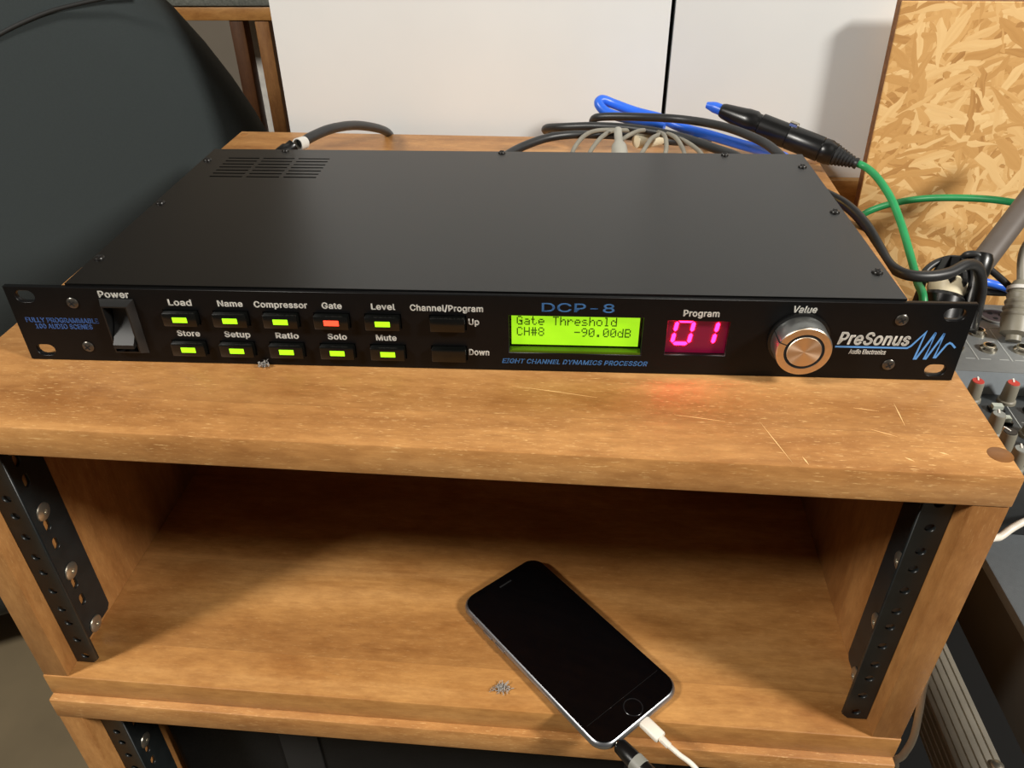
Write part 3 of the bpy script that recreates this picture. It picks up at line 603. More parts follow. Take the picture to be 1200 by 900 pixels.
def stroke(pts, wd):
    bm = bmesh.new(); P = [Vector((mm(a), 0, mm(b))) for a, b in pts]; wd = mm(wd)
    prev = None
    L1, R1 = [], []
    for i, p in enumerate(P):
        d0 = (p-P[i-1]).normalized() if i else (P[1]-p).normalized(); d1 = (P[i+1]-p).normalized() if i+1 < len(P) else d0
        n0 = Vector((-d0.z, 0, d0.x)); n1 = Vector((-d1.z, 0, d1.x)); m = (n0+n1); 
        if m.length < .35: m = n0
        m.normalize(); k = wd/2/max(.35, m.dot(n0)); L1.append(bm.verts.new(p+m*k+Vector((0, -.00012, 0)))); R1.append(bm.verts.new(p-m*k+Vector((0, -.00012, 0))))
    for i in range(len(P)-1): bm.faces.new((L1[i], R1[i], R1[i+1], L1[i+1]))
    bmesh.ops.recalc_face_normals(bm, faces=bm.faces)
    me = fin(bm); 
    o = link('wave_emblem', me, PRINT_B, dev); md = o.modifiers.new('s', 'SOLIDIFY'); md.thickness = .0001; return o
stroke([(420.6, 18.7), (455.6, 18.7), (457.2, 20.0), (462.2, 27.8), (460.6, 12.6), (461.5, 12.6), (467.0, 28.0), (465.4, 12.8), (466.3, 12.8), (471.2, 27.6), (470.0, 13.6), (470.8, 13.6), (474.0, 21.2), (475.2, 22.2), (476.4, 21.6), (478.6, 19.4)], .95)

# ------------------------------------------------------------------ lint
def lint(name, c, r, label, flat=.4):
    bm = bmesh.new()
    for k in range(70):
        a = random.uniform(0, 2*PI); rr = r*random.random()**.7; L = random.uniform(.3, .9)*r; b = random.uniform(0, 2*PI)
        p = Vector(c)+Vector((rr*math.cos(a)*1.3, rr*math.sin(a)*.7, random.random()*r*flat)); d = Vector((math.cos(b), math.sin(b), random.uniform(-.3, .6)))*L
        n = Vector((-math.sin(b), math.cos(b), .3))*.00022; q = p+d; q.z = max(q.z, c[2]); m = (p+q)/2+Vector((0, 0, .0004))
        v = [bm.verts.new(x) for x in (p-n, p+n, m+n, m-n)]; w_ = [bm.verts.new(x) for x in (q+n, q-n)]
        bm.faces.new(v); bm.faces.new((v[3], v[2], w_[0], w_[1]))
    return tag(link(name, fin(bm), DUST), label, 'dust', kind='stuff')
pf = at(309, 430, z=.0004); lint('dust_lint', (pf.x, -.0022, .0003), .0024, 'tiny grey ball of lint at the bottom edge of the black front panel', 1.2)
pf = at(587, 807, z=-H); lint('dust_lint', (pf.x, pf.y, -H+.0004), .0042, 'grey clump of lint on the shelf left of the phone')

# ------------------------------------------------------------------ phone
PA = math.radians(132.16)
ph = empty('smartphone', (.2921, -.0203, -H+.0003), (0, 0, PA-PI/2))
tag(ph, 'black-fronted smartphone with grey metal edge lying on the shelf inside the upper case', 'phone')
def rrect(w_, l_, r, n=8):
    out = []
    for cx, cy, a0 in ((w_/2-r, l_/2-r, 0), (-w_/2+r, l_/2-r, PI/2), (-w_/2+r, -l_/2+r, PI), (w_/2-r, -l_/2+r, 1.5*PI)):
        for i in range(n+1): a = a0+PI/2*i/n; out.append((cx+r*math.cos(a), cy+r*math.sin(a)))
    return out
def loft(sections, capb=True, capt=True):
    bm = bmesh.new(); rs = [[bm.verts.new((x, y, z)) for x, y in poly] for poly, z in sections]
    n = len(rs[0])
    for a, b in zip(rs, rs[1:]):
        for k in range(n): bm.faces.new((a[k], a[(k+1) % n], b[(k+1) % n], b[k]))
    if capb: bm.faces.new(rs[0][::-1])
    if capt: bm.faces.new(rs[-1])
    bmesh.ops.recalc_face_normals(bm, faces=bm.faces); return bm
PWd, PLn = .0671, .1383
secs = []
for k in range(9):
    a = -PI/2+PI*k/8; off = .0033*(1-math.cos(a)); secs.append((rrect(PWd-2*off, PLn-2*off, .0105-off*.6), .0034+.0034*math.sin(a)))
link('metal_body', autosmooth(fin(loft(secs)), 30), ALU, ph)
secs = [(rrect(PWd-.0034, PLn-.0034, .0094), .0060), (rrect(PWd-.0032, PLn-.0032, .0095), .0068), (rrect(PWd-.0044, PLn-.0044, .0089), .00705)]
gl = link('glass_front', autosmooth(fin(loft(secs)), 30), GLASS_BLACK, ph)
hb = lathe('home_button', [(.0052, .00700), (.0055, .00715), (.0058, .00715), (.0060, .0070), (.0052, .0070)], plain('home_ring', (44, 44, 46), .25, .6), gl, 40, (0, 0, 1), (0, -PLn/2+.0090, 0))
box('screen_line', (-.0295, -PLn/2+.0170, .00702), (.0295, -PLn/2+.0173, .00712), plain('screen_border', (22, 22, 22), .3), gl)
box('earpiece', (-.005, PLn/2-.0092, .00702), (.005, PLn/2-.0080, .00706), DARKHOLE, gl, .0002)
for y0, y1 in ((.0195, .0290), (.0335-.001, .0425-.001)): box('volume_button', (-PWd/2-.0005, y0, .0022), (-PWd/2+.001, y1, .0046), ALU, ph, .0004)
box('mute_switch', (-PWd/2-.0004, .0485, .0022), (-PWd/2+.001, .0535, .0044), ALU, ph, .0003)
# cable plugs at the phone's lower end, in phone space turned to world by parenting only their own empties
R3 = Matrix.Rotation(PA-PI/2, 4, 'Z')
def pw(x, y, z): return Vector((.2921, -.0203, -H+.0003))+R3 @ Vector((x, y, z))
wc = empty('charging_cable', pw(.0, -PLn/2, .0034), (0, 0, PA-PI/2))
tag(wc, 'white charging cable plugged into the lower end of the phone', 'cable')
secs = [(rrect(.0069, .0042, .0016, 4), -.0003), (rrect(.0078, .0048, .0019, 4), .0003), (rrect(.0078, .0048, .0019, 4), .0125), (rrect(.0070, .0044, .0018, 4), .0132)]
me = fin(loft(secs)); xf(me, Matrix(((1, 0, 0, 0), (0, 0, -1, 0), (0, 1, 0, 0), (0, 0, 0, 1)))); link('plug', autosmooth(me, 30), WHITE_PL, wc)
lathe('strain_relief', [(.0019, .0128), (.0021, .0136), (.0020, .0195), (0, .0196)], WHITE_PL, wc, 20, (0, -1, 0), (0, 0, 0))
tube('cord', [(0, -.019, 0), (.0005, -.026, .0), (.003, -.040, -.004), (.004, -.06, -.03), (0, -.075, -.10), (-.01, -.085, -.25), (-.02, -.09, -.44), (0, -.06, -.493), (.06, -.05, -.493)], .0015, WHITE_PL, wc, 10, 8)
aj = empty('audio_plug', pw(-.0215, -PLn/2, .0034), (0, 0, PA-PI/2))
tag(aj, 'black audio jack plug with a grey band in the corner of the phone', 'plug')
lathe('metal_tip', [(.0018, -.004), (.0018, .0016), (0, .0016)], CHROME, aj, 16, (0, -1, 0))
lathe('plug_body', [(0, .0008), (.0036, .0008), (.0044, .0018), (.0050, .010), (.0052, .024), (.0040, .030), (.0026, .034), (0, .034)], BLACK_PL, aj, 28, (0, -1, 0))
lathe('grey_band', [(.0050, .0132), (.00535, .0134), (.00540, .0190), (.0051, .0192)], GREYLBL, aj, 28, (0, -1, 0))
tube('cord', [(0, -.033, 0), (0, -.045, -.001), (0, -.06, -.02), (-.005, -.07, -.1), (-.012, -.075, -.30), (-.01, -.06, -.49), (-.05, -.04, -.492)], .002, RUBBER, aj, 10, 8)

# ------------------------------------------------------------------ back boards, ledge, strand board
YW = .412
def panel_board(name, x0, x1, z0, z1, label):
    r = box(name, (x0, YW, z0), (x1, YW+.016, z1), WHITE, None, .0006)
    return tag(r, label, 'board')
zl = -.039
xg0, xg1 = .3598, .3638
panel_board('white_board', .0085, xg0, zl, .62, 'wide white board left of the narrow dark gap, behind the case')
panel_board('white_board', xg1, .86, zl, .62, 'white board right of the dark gap, running behind the strand board')
tag(box('backing_board', (-.0+.012, YW+.020, zl), (.855, YW+.036, .60), WHITE_EDGE), 'black board behind the white boards, seen as the dark gap between them', 'board')
bn = empty('low_bench', (0, 0, 0)); tag(bn, 'wooden bench ledge carrying the white boards, its end visible right of the case', 'bench')
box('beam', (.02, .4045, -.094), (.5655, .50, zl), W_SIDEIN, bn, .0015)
for x in (.04, .525):
    for y in (.412, .462): box('leg', (x, y, FZ), (x+.035, y+.03, -.094), W_SIDE, bn, .001)
ob = empty('strand_board', (.536, .378, -.155), (0, 0, 0)); tag(ob, 'rough wood strand board leaning upright behind the mixer', 'board')
bm = bmesh.new(); bmbox(bm, (0, 0, 0), (.34, .012, .2725)); bmesh.ops.bevel(bm, geom=bm.edges[:], offset=.0006, segments=1, affect='EDGES')
for v in bm.verts: v.co.x += (.2725-v.co.z)*.030*(1 if v.co.x < .1 else 0)
me = fin(bm); me.materials.append(OSB); me.materials.append(OSB_EDGE)
for p in me.polygons:
    if abs(p.normal.y) < .5: p.material_index = 1
link('sheet', me, None, ob)
# ------------------------------------------------------------------ armchair on the left
A = Vector((-.75, .15, 0)); Bp = Vector((.02, .52, 0)); tv = (Bp-A).normalized(); nv = Vector((tv.y, -tv.x, 0))
ch = empty('armchair', (A.x, A.y, FZ)); tag(ch, 'large dark grey upholstered chair back with curved seam left of the rack cases', 'chair')
def arm_pt(s, z, d): return tv*s-nv*d+Vector((0, 0, z-FZ))
def backrest():
    bm = bmesh.new(); NA = 72; rings = []
    sc_, zc, hw, hh = .396, -.25, .44, .52
    def outline(a):
        c, s = math.cos(a), math.sin(a)
        if s >= 0: return hw*c, hh*s
        k = min(1/max(abs(c), 1e-6), 1/max(abs(s)*1.0, 1e-6)); e = 5
        k = (abs(c)**e+abs(s)**e)**(-1/e)
        return hw*c*k, (zc-FZ-.06)*s*k
    def surf(f, dd):
        rs = []
        for r in (1.0, .985, .96, .92, .85, .7, .5, .25):
            d = dd+f*.055*(1-(max(0, 1-(1-r)/.16))**2.2)**.5 if r > .84 else dd+f*.055+f*.012*(1-r)
            row = []
            for i in range(NA):
                x, z = outline(2*PI*i/NA); row.append(bm.verts.new(arm_pt(sc_+x*r, zc+z*r, -d)))
            rs.append(row)
        c0 = bm.verts.new(arm_pt(sc_, zc, -(dd+f*.07)))
        for a_, b_ in zip(rs, rs[1:]):
            for i in range(NA): bm.faces.new((a_[i], a_[(i+1) % NA], b_[(i+1) % NA], b_[i]))
        for i in range(NA): bm.faces.new((rs[-1][i], rs[-1][(i+1) % NA], c0))
        return rs[0]
    fr = surf(1, -.055); bk = surf(-1, -.075)
    for i in range(NA): bm.faces.new((fr[i], bk[i], bk[(i+1) % NA], fr[(i+1) % NA]))
    bmesh.ops.recalc_face_normals(bm, faces=bm.faces)
    return autosmooth(fin(bm), 60)
link('backrest', backrest(), CHAIRM, ch)
sp_ = [at(px, py, y=yy) for px, py, yy in [(-60, 75, .372), (0, 40, .401), (30, 25, .412), (60, 13, .422), (90, 5, .432), (122, -2, .442), (170, -12, .458)]]
n_ = nv.copy()
pl = []
for q in sp_:
    rr = q-CP; k = ((A+nv*.0028)-CP).dot(nv)/rr.dot(nv); pl.append(CP+rr*k-Vector((A.x, A.y, FZ)))
tube('seam', pl, .0019, plain('black_seam_piping', (22, 23, 22), .7), ch, 8, 8)
bm = bmesh.new()
rr = bmesh.ops.create_cube(bm, size=1)
fr_ = Matrix((tv, -nv, Vector((0, 0, 1)))).transposed().to_4x4()
bmesh.ops.transform(bm, matrix=T(*(tv*.396-nv*(.13+.17))) @ T(0, 0, .27) @ fr_ @ Matrix.Diagonal((.70, .32, .36, 1)), verts=rr['verts'])
bmesh.ops.bevel(bm, geom=bm.edges[:], offset=.04, segments=4, affect='EDGES')
link('seat', autosmooth(fin(bm)), CHAIRM, ch)
for s, d in ((.1, .0+.09), (.69, .09), (.1, .42), (.69, .42)):
    q = tv*s-nv*d; lathe('foot', [(.018, 0), (.024, .09), (0, .09)], W_DARK, ch, 16, (0, 0, 1), (q.x, q.y, 0))

# ------------------------------------------------------------------ wooden stool far behind, with felt seat
st = empty('bench_stool', (0, 0, 0)); tag(st, 'wooden bench with grey felt seat in the background left of the white boards', 'bench')
box('seat_rail', (-.33, .90, .0035), (.25, .93, .0225), wood('stool_rail_wood', (150, 102, 52), (190, 138, 78), (210, 160, 98), 'x', 0, 5, False), st, .002)
box('felt_seat', (-.34, .895, .0228), (.26, 1.25, .060), FELT, st, .006)
for x, m in ((-.212, W_DARK), (-.1735, W_SIDE), (-.32, W_DARK), (.2, W_SIDE)):  # first leg: darker wood stands in for the shade on it
    box('leg', (x, .903, FZ), (x+.022, .928, .0035), m, st, .002)
for x in (-.32, .2): box('leg', (x, 1.2, FZ), (x+.03, 1.23, .030), W_DARK, st, .002)
cl = box('lit_wall_standin', (-.255, 1.02, -.40), (-.10, 1.024, .02), plain('lit_wall_tone', (236, 232, 224), .7), None)  # added sheet, its pale colour stands in for the lit wall behind
tag(cl, 'added pale sheet standing in for the lit wall between the legs of the background bench', 'sheet')

# ------------------------------------------------------------------ table and stand on the right
tb_ = empty('equipment_table', (0, 0, 0)); tag(tb_, 'grey-topped low equipment table carrying the mixer right of the cases', 'table')
TX = .5600
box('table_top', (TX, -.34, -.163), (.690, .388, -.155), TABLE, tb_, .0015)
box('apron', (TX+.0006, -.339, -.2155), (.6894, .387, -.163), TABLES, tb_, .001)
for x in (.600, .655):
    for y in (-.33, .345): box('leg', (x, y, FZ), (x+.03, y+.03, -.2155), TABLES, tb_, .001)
bx_ = empty('dark_gap_infill', (0, 0, 0)); tag(bx_, 'black cabinet added to darken the gap under the table and the aluminium profile', 'infill')  # black box added so the gap under the table stays dark
box('infill', (.535, -.28, FZ), (.95, .30, -.47), DARKHOLE, bx_, .004)
for x in (.56, .86): box('infill_corner', (x, -.2815, -.50), (x+.03, -.2802, -.475), BLACK_PL, bx_, .0004)
sd = empty('aluminium_beam', (0, 0, 0)); tag(sd, 'ribbed aluminium profile running front to back beside the wooden cases', 'aluminium profile')
# profile cross-section in (x, z), grooves on the top and on the left side
X0, X1, Z0, Z1 = .5790, .6140, -.3640, -.3300
pr = []
def groove(a, b, n, dep, horiz, inv):
    out = []
    for i in range(n):
        c = a+(b-a)*(i+.5)/n; w_ = abs(b-a)/n*.12; s = 1 if b > a else -1
        for o_, d_ in ((-w_*s, 0), (-w_*s*.6, dep), (w_*s*.6, dep), (w_*s, 0)): out.append((c+o_, d_))
    return out
pr.append((X0+.001, Z1)); pr += [(c, Z1-d_) for c, d_ in groove(X0+.002, X1-.002, 5, .0012, True, 1)]; pr.append((X1-.001, Z1)); pr.append((X1, Z1-.001)); pr.append((X1, Z0)); pr.append((X0, Z0))
pr += [(X0+d_, c) for c, d_ in groove(Z0+.001, Z1-.002, 4, .0014, False, 1)]; pr.append((X0, Z1-.001))
bm = bmesh.new(); f0 = [bm.verts.new((x, -.36, z)) for x, z in pr]; f1 = [bm.verts.new((x+.004*0, .36, z)) for x, z in pr]
for i in range(len(pr)): bm.faces.new((f0[i], f0[(i+1) % len(pr)], f1[(i+1) % len(pr)], f1[i]))
bm.faces.new(f0[::-1]); bm.faces.new(f1); bmesh.ops.recalc_face_normals(bm, faces=bm.faces)
link('profile', fin(bm), ALUX, sd)
for y in (-.34, .32): box('leg', (.5815, y, FZ), (.6115, y+.03, Z0), ALUX, sd, .001)
pp = at(1178, 899, z=Z1)
lathe('bolt', [(.0045, 0), (.0045, .002), (.003, .003), (0, .003)], BOLT, sd, 16, (0, 0, 1), (pp.x-.006, pp.y, Z1))

# ------------------------------------------------------------------ mixer
mx = empty('mixing_console', (.6035, .177, -.155), (0, 0, math.radians(-3.2)))
tag(mx, 'grey mixing console with red and grey knobs right of the wooden case', 'mixer')
# local: x columns every .0236, y back positive; z 0 = table top
JZ, KZ = .065, .050
xl, xr_ = -.043, .175
box('jack_panel', (xl, -.030+.0, 0), (xr_, .072, JZ), MIXM, mx, .001)
bm = bmesh.new(); vs8 = [bm.verts.new(p) for p in [(xl, -.0305, JZ-.0008), (xr_, -.0305, JZ-.0008), (xr_, -.0375, KZ-.001), (xl, -.0375, KZ-.001), (xl, -.0285, JZ-.0008), (xr_, -.0285, JZ-.0008), (xr_, -.0285, KZ-.001), (xl, -.0285, KZ-.001)]]
for f_ in ((0, 1, 2, 3), (4, 5, 6, 7), (0, 1, 5, 4), (3, 2, 6, 7), (0, 3, 7, 4), (1, 2, 6, 5)): bm.faces.new([vs8[i] for i in f_])
bmesh.ops.recalc_face_normals(bm, faces=bm.faces); link('ridge', fin(bm), MIXB, mx)
box('knob_panel', (xl, -.128, 0), (xr_, -.0300, KZ), MIXD, mx, .0012)
def grp(parent, name, mat, bm): return link(name, fin(bm), mat, parent)
CW = .0236
jack_prof = [(.0060, 0), (.0060, .0018), (.0052, .0024), (.0044, .0030), (.0044, .0042), (.0032, .0044), (.0031, .0012), (0, .0012)]
jm = lathe_mesh(jack_prof, 6*4); hm = lathe_mesh([(.0030, .0014), (.0030, .0016), (0, .0016)], 16)
xm = lathe_mesh([(.0125, 0), (.0125, .0010), (.0112, .0012), (.0102, .0012), (.0100, -.0005+.0006), (0, .0001)], 32)
pinm = lathe_mesh([(.0011, .0001), (.0011, .0012), (0, .0013)], 10)
xcore = lathe_mesh([(.0099, .0001), (.0096, .0009), (0, .0009)], 32)
km = lathe_mesh([(.0062, 0), (.0060, .002), (.0050, .0028), (.0044, .0155), (.0040, .0162), (0, .0162)], 28)
capm = lathe_mesh([(.0040, .0160), (.0038, .0166), (0, .0166)], 24)
bm = bmesh.new(); bmbox(bm, (-.0005, .0002, .0160), (.0005, .0042, .0170)); ptm = fin(bm)
bm = bmesh.new(); bmbox(bm, (-.0005, .0002, .0160), (.0005, .0042, .0170)); bmbox(bm, (-.00045, .0040, .003), (.00045, .0052, .0168)); ptm = fin(bm)
bm = bmesh.new(); bmbox(bm, (-.0048, -.0032, 0), (.0048, .0032, .0022)); bdm = fin(bm)
bm = bmesh.new(); bmbox(bm, (-.0034, -.0022, .0020), (.0034, .0022, .0050)); btm_ = fin(bm)
for m_, mat in ((jm, CHROME), (hm, DARKHOLE), (xm, MIXM), (pinm, CHROME), (xcore, plain('dark_socket', (62, 52, 56), .6)), (km, KNOBG), (ptm, PRINT_W), (bdm, BLACK_PL), (btm_, PALE)): m_.materials.append(mat)
capms = {}
for nme, mat in (('r', KNOBR), ('g', KNOBLG), ('k', BLACK_PL)):
    c_ = capm.copy(); c_.materials.append(mat); capms[nme] = c_
def put(name, me, parent, x, y, z, rz=0):
    o = link(name, me, None, parent); o.location = (x, y, z); o.rotation_euler = (0, 0, rz); return o
for i in range(-1, 7):
    x = i*CW
    if i >= 0:
        s = put('xlr_socket', xm, mx, x, .0515, JZ)
        put('socket_core', xcore, s, 0, 0, 0)
        for a_ in (.2, 2.3, 4.4): put('socket_hole', hm, s, .0045*math.cos(a_), .0045*math.sin(a_), -.0004).scale = (.6, .6, 1)
    for (jx, jy) in ((x+.0005, .0230), (x, .0000)):
        if i == 1 and jy > .01: pass
        j = put('jack_socket', jm, mx, jx, jy, JZ); put('socket_hole', hm, j, 0, 0, .0)
    rows = [(-.0425-.003, 'r'), (-.0840, 'g'), (-.1030, 'k'), (-.1205, 'g')]
    for y_, c_ in rows:
        k_ = put('knob', km, mx, x+.0006, y_, KZ)
        put('knob_cap', capms[c_], k_, 0, 0, 0); put('pointer', ptm, k_, 0, 0, 0, -.3 if c_ != 'k' else .5)
    for y_ in (-.0480-.001, -.0630):
        b_ = put('push_button', bdm, mx, x+.0118+.0118-.0104, y_-.008, KZ); put('button_top', btm_, b_, 0, 0, 0)
# printed lines
bm = bmesh.new()
for i in range(-2, 7):
    x = i*CW+.0118
    bmbox(bm, (x-.0004, -.0150, JZ), (x+.0004, .030, JZ+.0002))
    bmbox(bm, (x+.0020, -.0140, JZ), (x+.0090, -.0132, JZ+.0002)); bmbox(bm, (x+.0150, -.0140, JZ), (x+.0215, -.0132, JZ+.0002))
    bmbox(bm, (x+.0010, .0330, JZ), (x+.0226, .0338, JZ+.0002))
    bmbox(bm, (x+.0150, .0115, JZ), (x+.0205, .0123, JZ+.0002))
    bmbox(bm, (x-.0128, -.076, KZ), (x-.0122, -.050, KZ+.0002)); bmbox(bm, (x-.010, -.0700, KZ), (x-.001, -.0695, KZ+.0002))
link('printed_lines', fin(bm), plain('pale_grey_print', (176, 180, 178), .5), mx)['kind'] = 'stuff'

# ------------------------------------------------------------------ cables and connectors
def cyl_along(name, a, b, prof, mat, parent, n=28):
    a, b = Vector(a), Vector(b); d = b-a
    return lathe(name, prof, mat, parent, n, d.normalized(), a)
# power cable at the rear left
c1 = empty('power_cable', (0, 0, 0)); tag(c1, 'black cable with white sleeve arching from the rear left of the processor', 'cable')
p0 = at(331, 181, y=.219); p1 = at(343, 171, y=.226); p2 = at(353, 168, y=.236)
pts1 = [p2, at(366, 160, y=.250), at(388, 151, y=.275), at(413, 147, y=.31), at(436, 149, y=.345), at(452, 154, y=.378), at(459, 162, y=.400), Vector((.132, .4018, -.03)), Vector((.134, .4005, -.20))]
tube('cord', pts1, .0038, RUBBER, c1, 14, 8)
cyl_along('plug', p0-(p1-p0)*.55, p1, [(0, 0), (.0052, 0), (.0058, .002), (.0058, .0105), (.0046, .0125), (.0046, .0165), (0, .0165)], BLACK_PL, c1)
d_ = (p2-p1).normalized(); cyl_along('white_sleeve', p1+d_*.006, p1+d_*.02, [(.0038, 0), (.0046, 0), (.0046, .0085), (.0038, .0085)], WHITELBL, c1)
lathe('plug', [(0, 0), (.005, 0), (.005, .004), (0, .004)], BLACK_PL, c1, 20, (0, 1, 0), (p0.x-.002, .2146, .030))
# loops of black cable behind the unit
c2 = tag(tube('audio_cable', [at(580, 192, y=.2185), at(592, 183, y=.226), at(612, 172, y=.243), at(640, 162, y=.26), at(668, 158, y=.27), at(700, 158, y=.285), at(740, 160, y=.30), at(790, 166, y=.31), at(830, 166, z=.0035)], .0032, RUBBER), 'black cable rising left of the grey wires behind the processor', 'cable')
c3 = tag(tube('audio_cable', [at(885, 200, y=.218), at(864, 184, y=.228), at(835, 173, y=.25), at(795, 160, y=.275), at(745, 151, y=.29), at(700, 148, y=.30), at(660, 149, y=.31), at(642, 150, y=.322), at(640, 153, y=.332), at(652, 155, y=.336), at(690, 153, y=.335)], .0034, RUBBER), 'lower black cable loop reaching furthest left behind the processor', 'cable')
c4 = tag(tube('audio_cable', [at(935, 205, y=.218), at(916, 184, y=.232), at(893, 166, y=.26), at(850, 149, y=.295), at(800, 140, y=.325), at(745, 137, y=.335), at(705, 137, y=.345), at(695, 141, y=.352), at(698, 150, y=.348), at(705, 160, y=.34)], .0034, RUBBER), 'upper black cable loop passing over the blue cable', 'cable')
c5 = tag(tube('blue_cable', [at(778, 150, y=.342), at(760, 144, y=.348), at(735, 139, y=.352), at(712, 132, y=.355), at(702, 122, y=.36), at(706, 117, y=.364), at(720, 122, y=.366), at(745, 131, y=.364), at(775, 139, y=.357), at(800, 150, y=.347), at(830, 158, y=.335), at(860, 167, y=.32), at(888, 175, y=.30), at(906, 181, y=.27), at(925, 192, y=.235), Vector((.463, .205, .0046)), Vector((.462, .17, .0046))], .0042, BLUE), 'bright blue cable folded into a short loop behind the processor', 'cable')
# grey multicore fan-out
gm = empty('multicore_cable', (0, 0, 0)); tag(gm, 'bundle of thin grey wires fanning out of a grey boot behind the processor', 'cable')
for pts in ([(668, 186, .232), (674, 172, .245), (685, 159, .262), (700, 153, .28), (730, 152, .295)], [(688, 186, .232), (694, 174, .245), (706, 160, .262), (720, 153, .28), (745, 153, .295)],
            [(748, 186, .232), (755, 175, .245), (764, 162, .262), (775, 156, .28), (760, 153, .30)], [(778, 186, .232), (781, 172, .25), (778, 158, .27), (765, 153, .29)],
            [(803, 186, .235), (800, 174, .25), (790, 160, .268), (772, 154, .29)], [(826, 187, .235), (818, 176, .25), (800, 164, .268), (775, 156, .29)], [(728, 164, .262), (738, 158, .27), (750, 153, .28), (765, 153, .295)]):
    tube('wire', [at(a_, b_, y=c_) for a_, b_, c_ in pts], .0017, GREYC, gm, 8, 6)
g0, g1 = at(727, 192, y=.236), at(724, 152, y=.268)
dl = (g1-g0).length
cyl_along('boot', g0, g1, [(0, 0), (.0060, 0), (.0062, dl*.3), (.0056, dl*.5), (.0032, dl*.62), (.0030, dl), (0, dl)], GREYBOOT, gm)
w0, w1 = at(744, 166, y=.29), at(785, 158, y=.31); dl = (w1-w0).length
cyl_along('cream_sleeve', w0, w1, [(0, 0), (.005, .001), (.0072, dl*.3), (.0066, dl*.7), (.003, dl), (0, dl)], CREAM, gm)
# xlr pair and green cable
xc = empty('xlr_connector', (0, 0, 0)); tag(xc, 'black connector pair joining a blue and a green cable, lying over the case corner', 'connector')
a0, a1 = at(845, 129, y=.345), at(1005, 192, y=.292); L = (a1-a0).length
tube('blue_boot', [at(828, 123, y=.352), at(838, 126, y=.349), a0+(a1-a0)*.03], lambda t: .0026+.0020*min(1, t*2.2), BLUE, xc, 12, 5)
def seg_prof(P): return [(r, L*t) for t, r in P]
cyl_along('male_shell', a0, a1, seg_prof([(0, 0), (0, .0052), (.02, .0062), (.17, .0088), (.19, .0094), (.25, .0098), (.27, .0086), (.29, .0086), (.30, .0099), (.50, .0099), (.505, .0090), (.505, 0)]), BLACK_PL, xc, 36)
cyl_along('female_shell', a0, a1, seg_prof([(.50, 0), (.50, .0093), (.51, .0100), (.74, .0100), (.745, .0092), (.755, .0098), (.80, .0098), (.815, .0090), (.835, .0090), (.84, .0080), (.84, 0)]), BLACK_PL, xc, 36)
bp = [(.84, 0), (.84, .0082)]
for k in range(6): t = .845+k*.022; r_ = .0082-k*.00065; bp += [(t, r_), (t+.012, r_-.0001), (t+.013, r_-.0010), (t+.020, r_-.0011)]
bp += [(.985, .0045), (1.0, .0044), (1.0, 0)]
cyl_along('rubber_boot', a0, a1, seg_prof(bp), RUBBER, xc, 30)
ax = (a1-a0).normalized(); upv = (Vector((0, 0, 1))-ax*ax.z).normalized(); mid = a0+ax*L*.51+upv*.0100
bm = bmesh.new(); rr = bmesh.ops.create_cube(bm, size=1); fm = Matrix((ax, upv.cross(ax), upv)).transposed().to_4x4()
bmesh.ops.transform(bm, matrix=T(*mid) @ fm @ Matrix.Diagonal((.0075, .006, .0045, 1)), verts=rr['verts']); bmesh.ops.bevel(bm, geom=bm.edges[:], offset=.0007, segments=1, affect='EDGES')
link('latch', fin(bm), CHROME, xc)
gend = a1-ax*.004
tag(tube('green_cable', [gend, a1+ax*.006, at(1028, 208, y=.275), at(1044, 232, y=.255), at(1056, 262, y=.235), at(1066, 296, y=.21), at(1075, 330, y=.185), at(1082, 356, y=.165), Vector((.541, .150, -.09)), Vector((.530, .135, -.20)), Vector((.522, .125, -.40)), Vector((.514, .115, -.62)), Vector((.512, .06, -.696)), Vector((.514, -.08, -.697))], .0029, GREEN), 'green cable curving down from the black connector behind the front panel', 'cable')
tag(tube('green_cable', [Vector((.522, .31, -.69)), Vector((.524, .315, -.40)), Vector((.528, .32, -.14)), at(995, 266, y=.328), at(1012, 251, y=.33), at(1040, 240, y=.325), at(1080, 233, y=.31), at(1130, 232, y=.295), at(1180, 236, y=.28), at(1230, 248, y=.27), at(1290, 275, y=.26), at(1340, 330, y=.25), at(1370, 400, y=.235)], .0029, GREEN), 'green cable arching across the strand board to the right', 'cable')
tag(tube('audio_cable', [Vector((.40, .2185, .020)), Vector((.415, .232, .020)), Vector((.448, .232, .020)), at(975, 231, y=.215), at(998, 246, y=.203), at(1016, 266, y=.188), at(1030, 290, y=.172), at(1042, 310, y=.157), at(1060, 321, y=.147), at(1085, 324, y=.145), at(1112, 320, y=.15), at(1133, 310, y=.16), at(1146, 314, y=.17), at(1150, 335, y=.175), at(1146, 360, y=.178), at(1140, 385, z=-.086)], .0038, RUBBER), 'thick dark cable along the right edge of the processor sweeping to the stand clamp', 'cable')
tag(tube('thin_cable', [Vector((.520, .16, -.69)), Vector((.524, .165, -.35)), Vector((.538, .18, -.13)), at(1080, 335, y=.19), at(1083, 320, y=.195), at(1095, 309, y=.20), at(1112, 303, y=.203), at(1126, 303, y=.203), at(1134, 298, y=.20), at(1146, 299, y=.198), at(1152, 312, y=.195), at(1152, 330, y=.193)], .0025, RUBBER), 'thin black cable looped round the stand clamp', 'cable')
tag(tube('thin_cable', [at(1150, 308, y=.225), at(1163, 318, y=.225), at(1178, 331, y=.225), at(1192, 345, y=.22), at(1210, 362, y=.22), at(1240, 380, z=-.086)], .0026, RUBBER), 'thin black cable running down right of the stand clamp', 'cable')
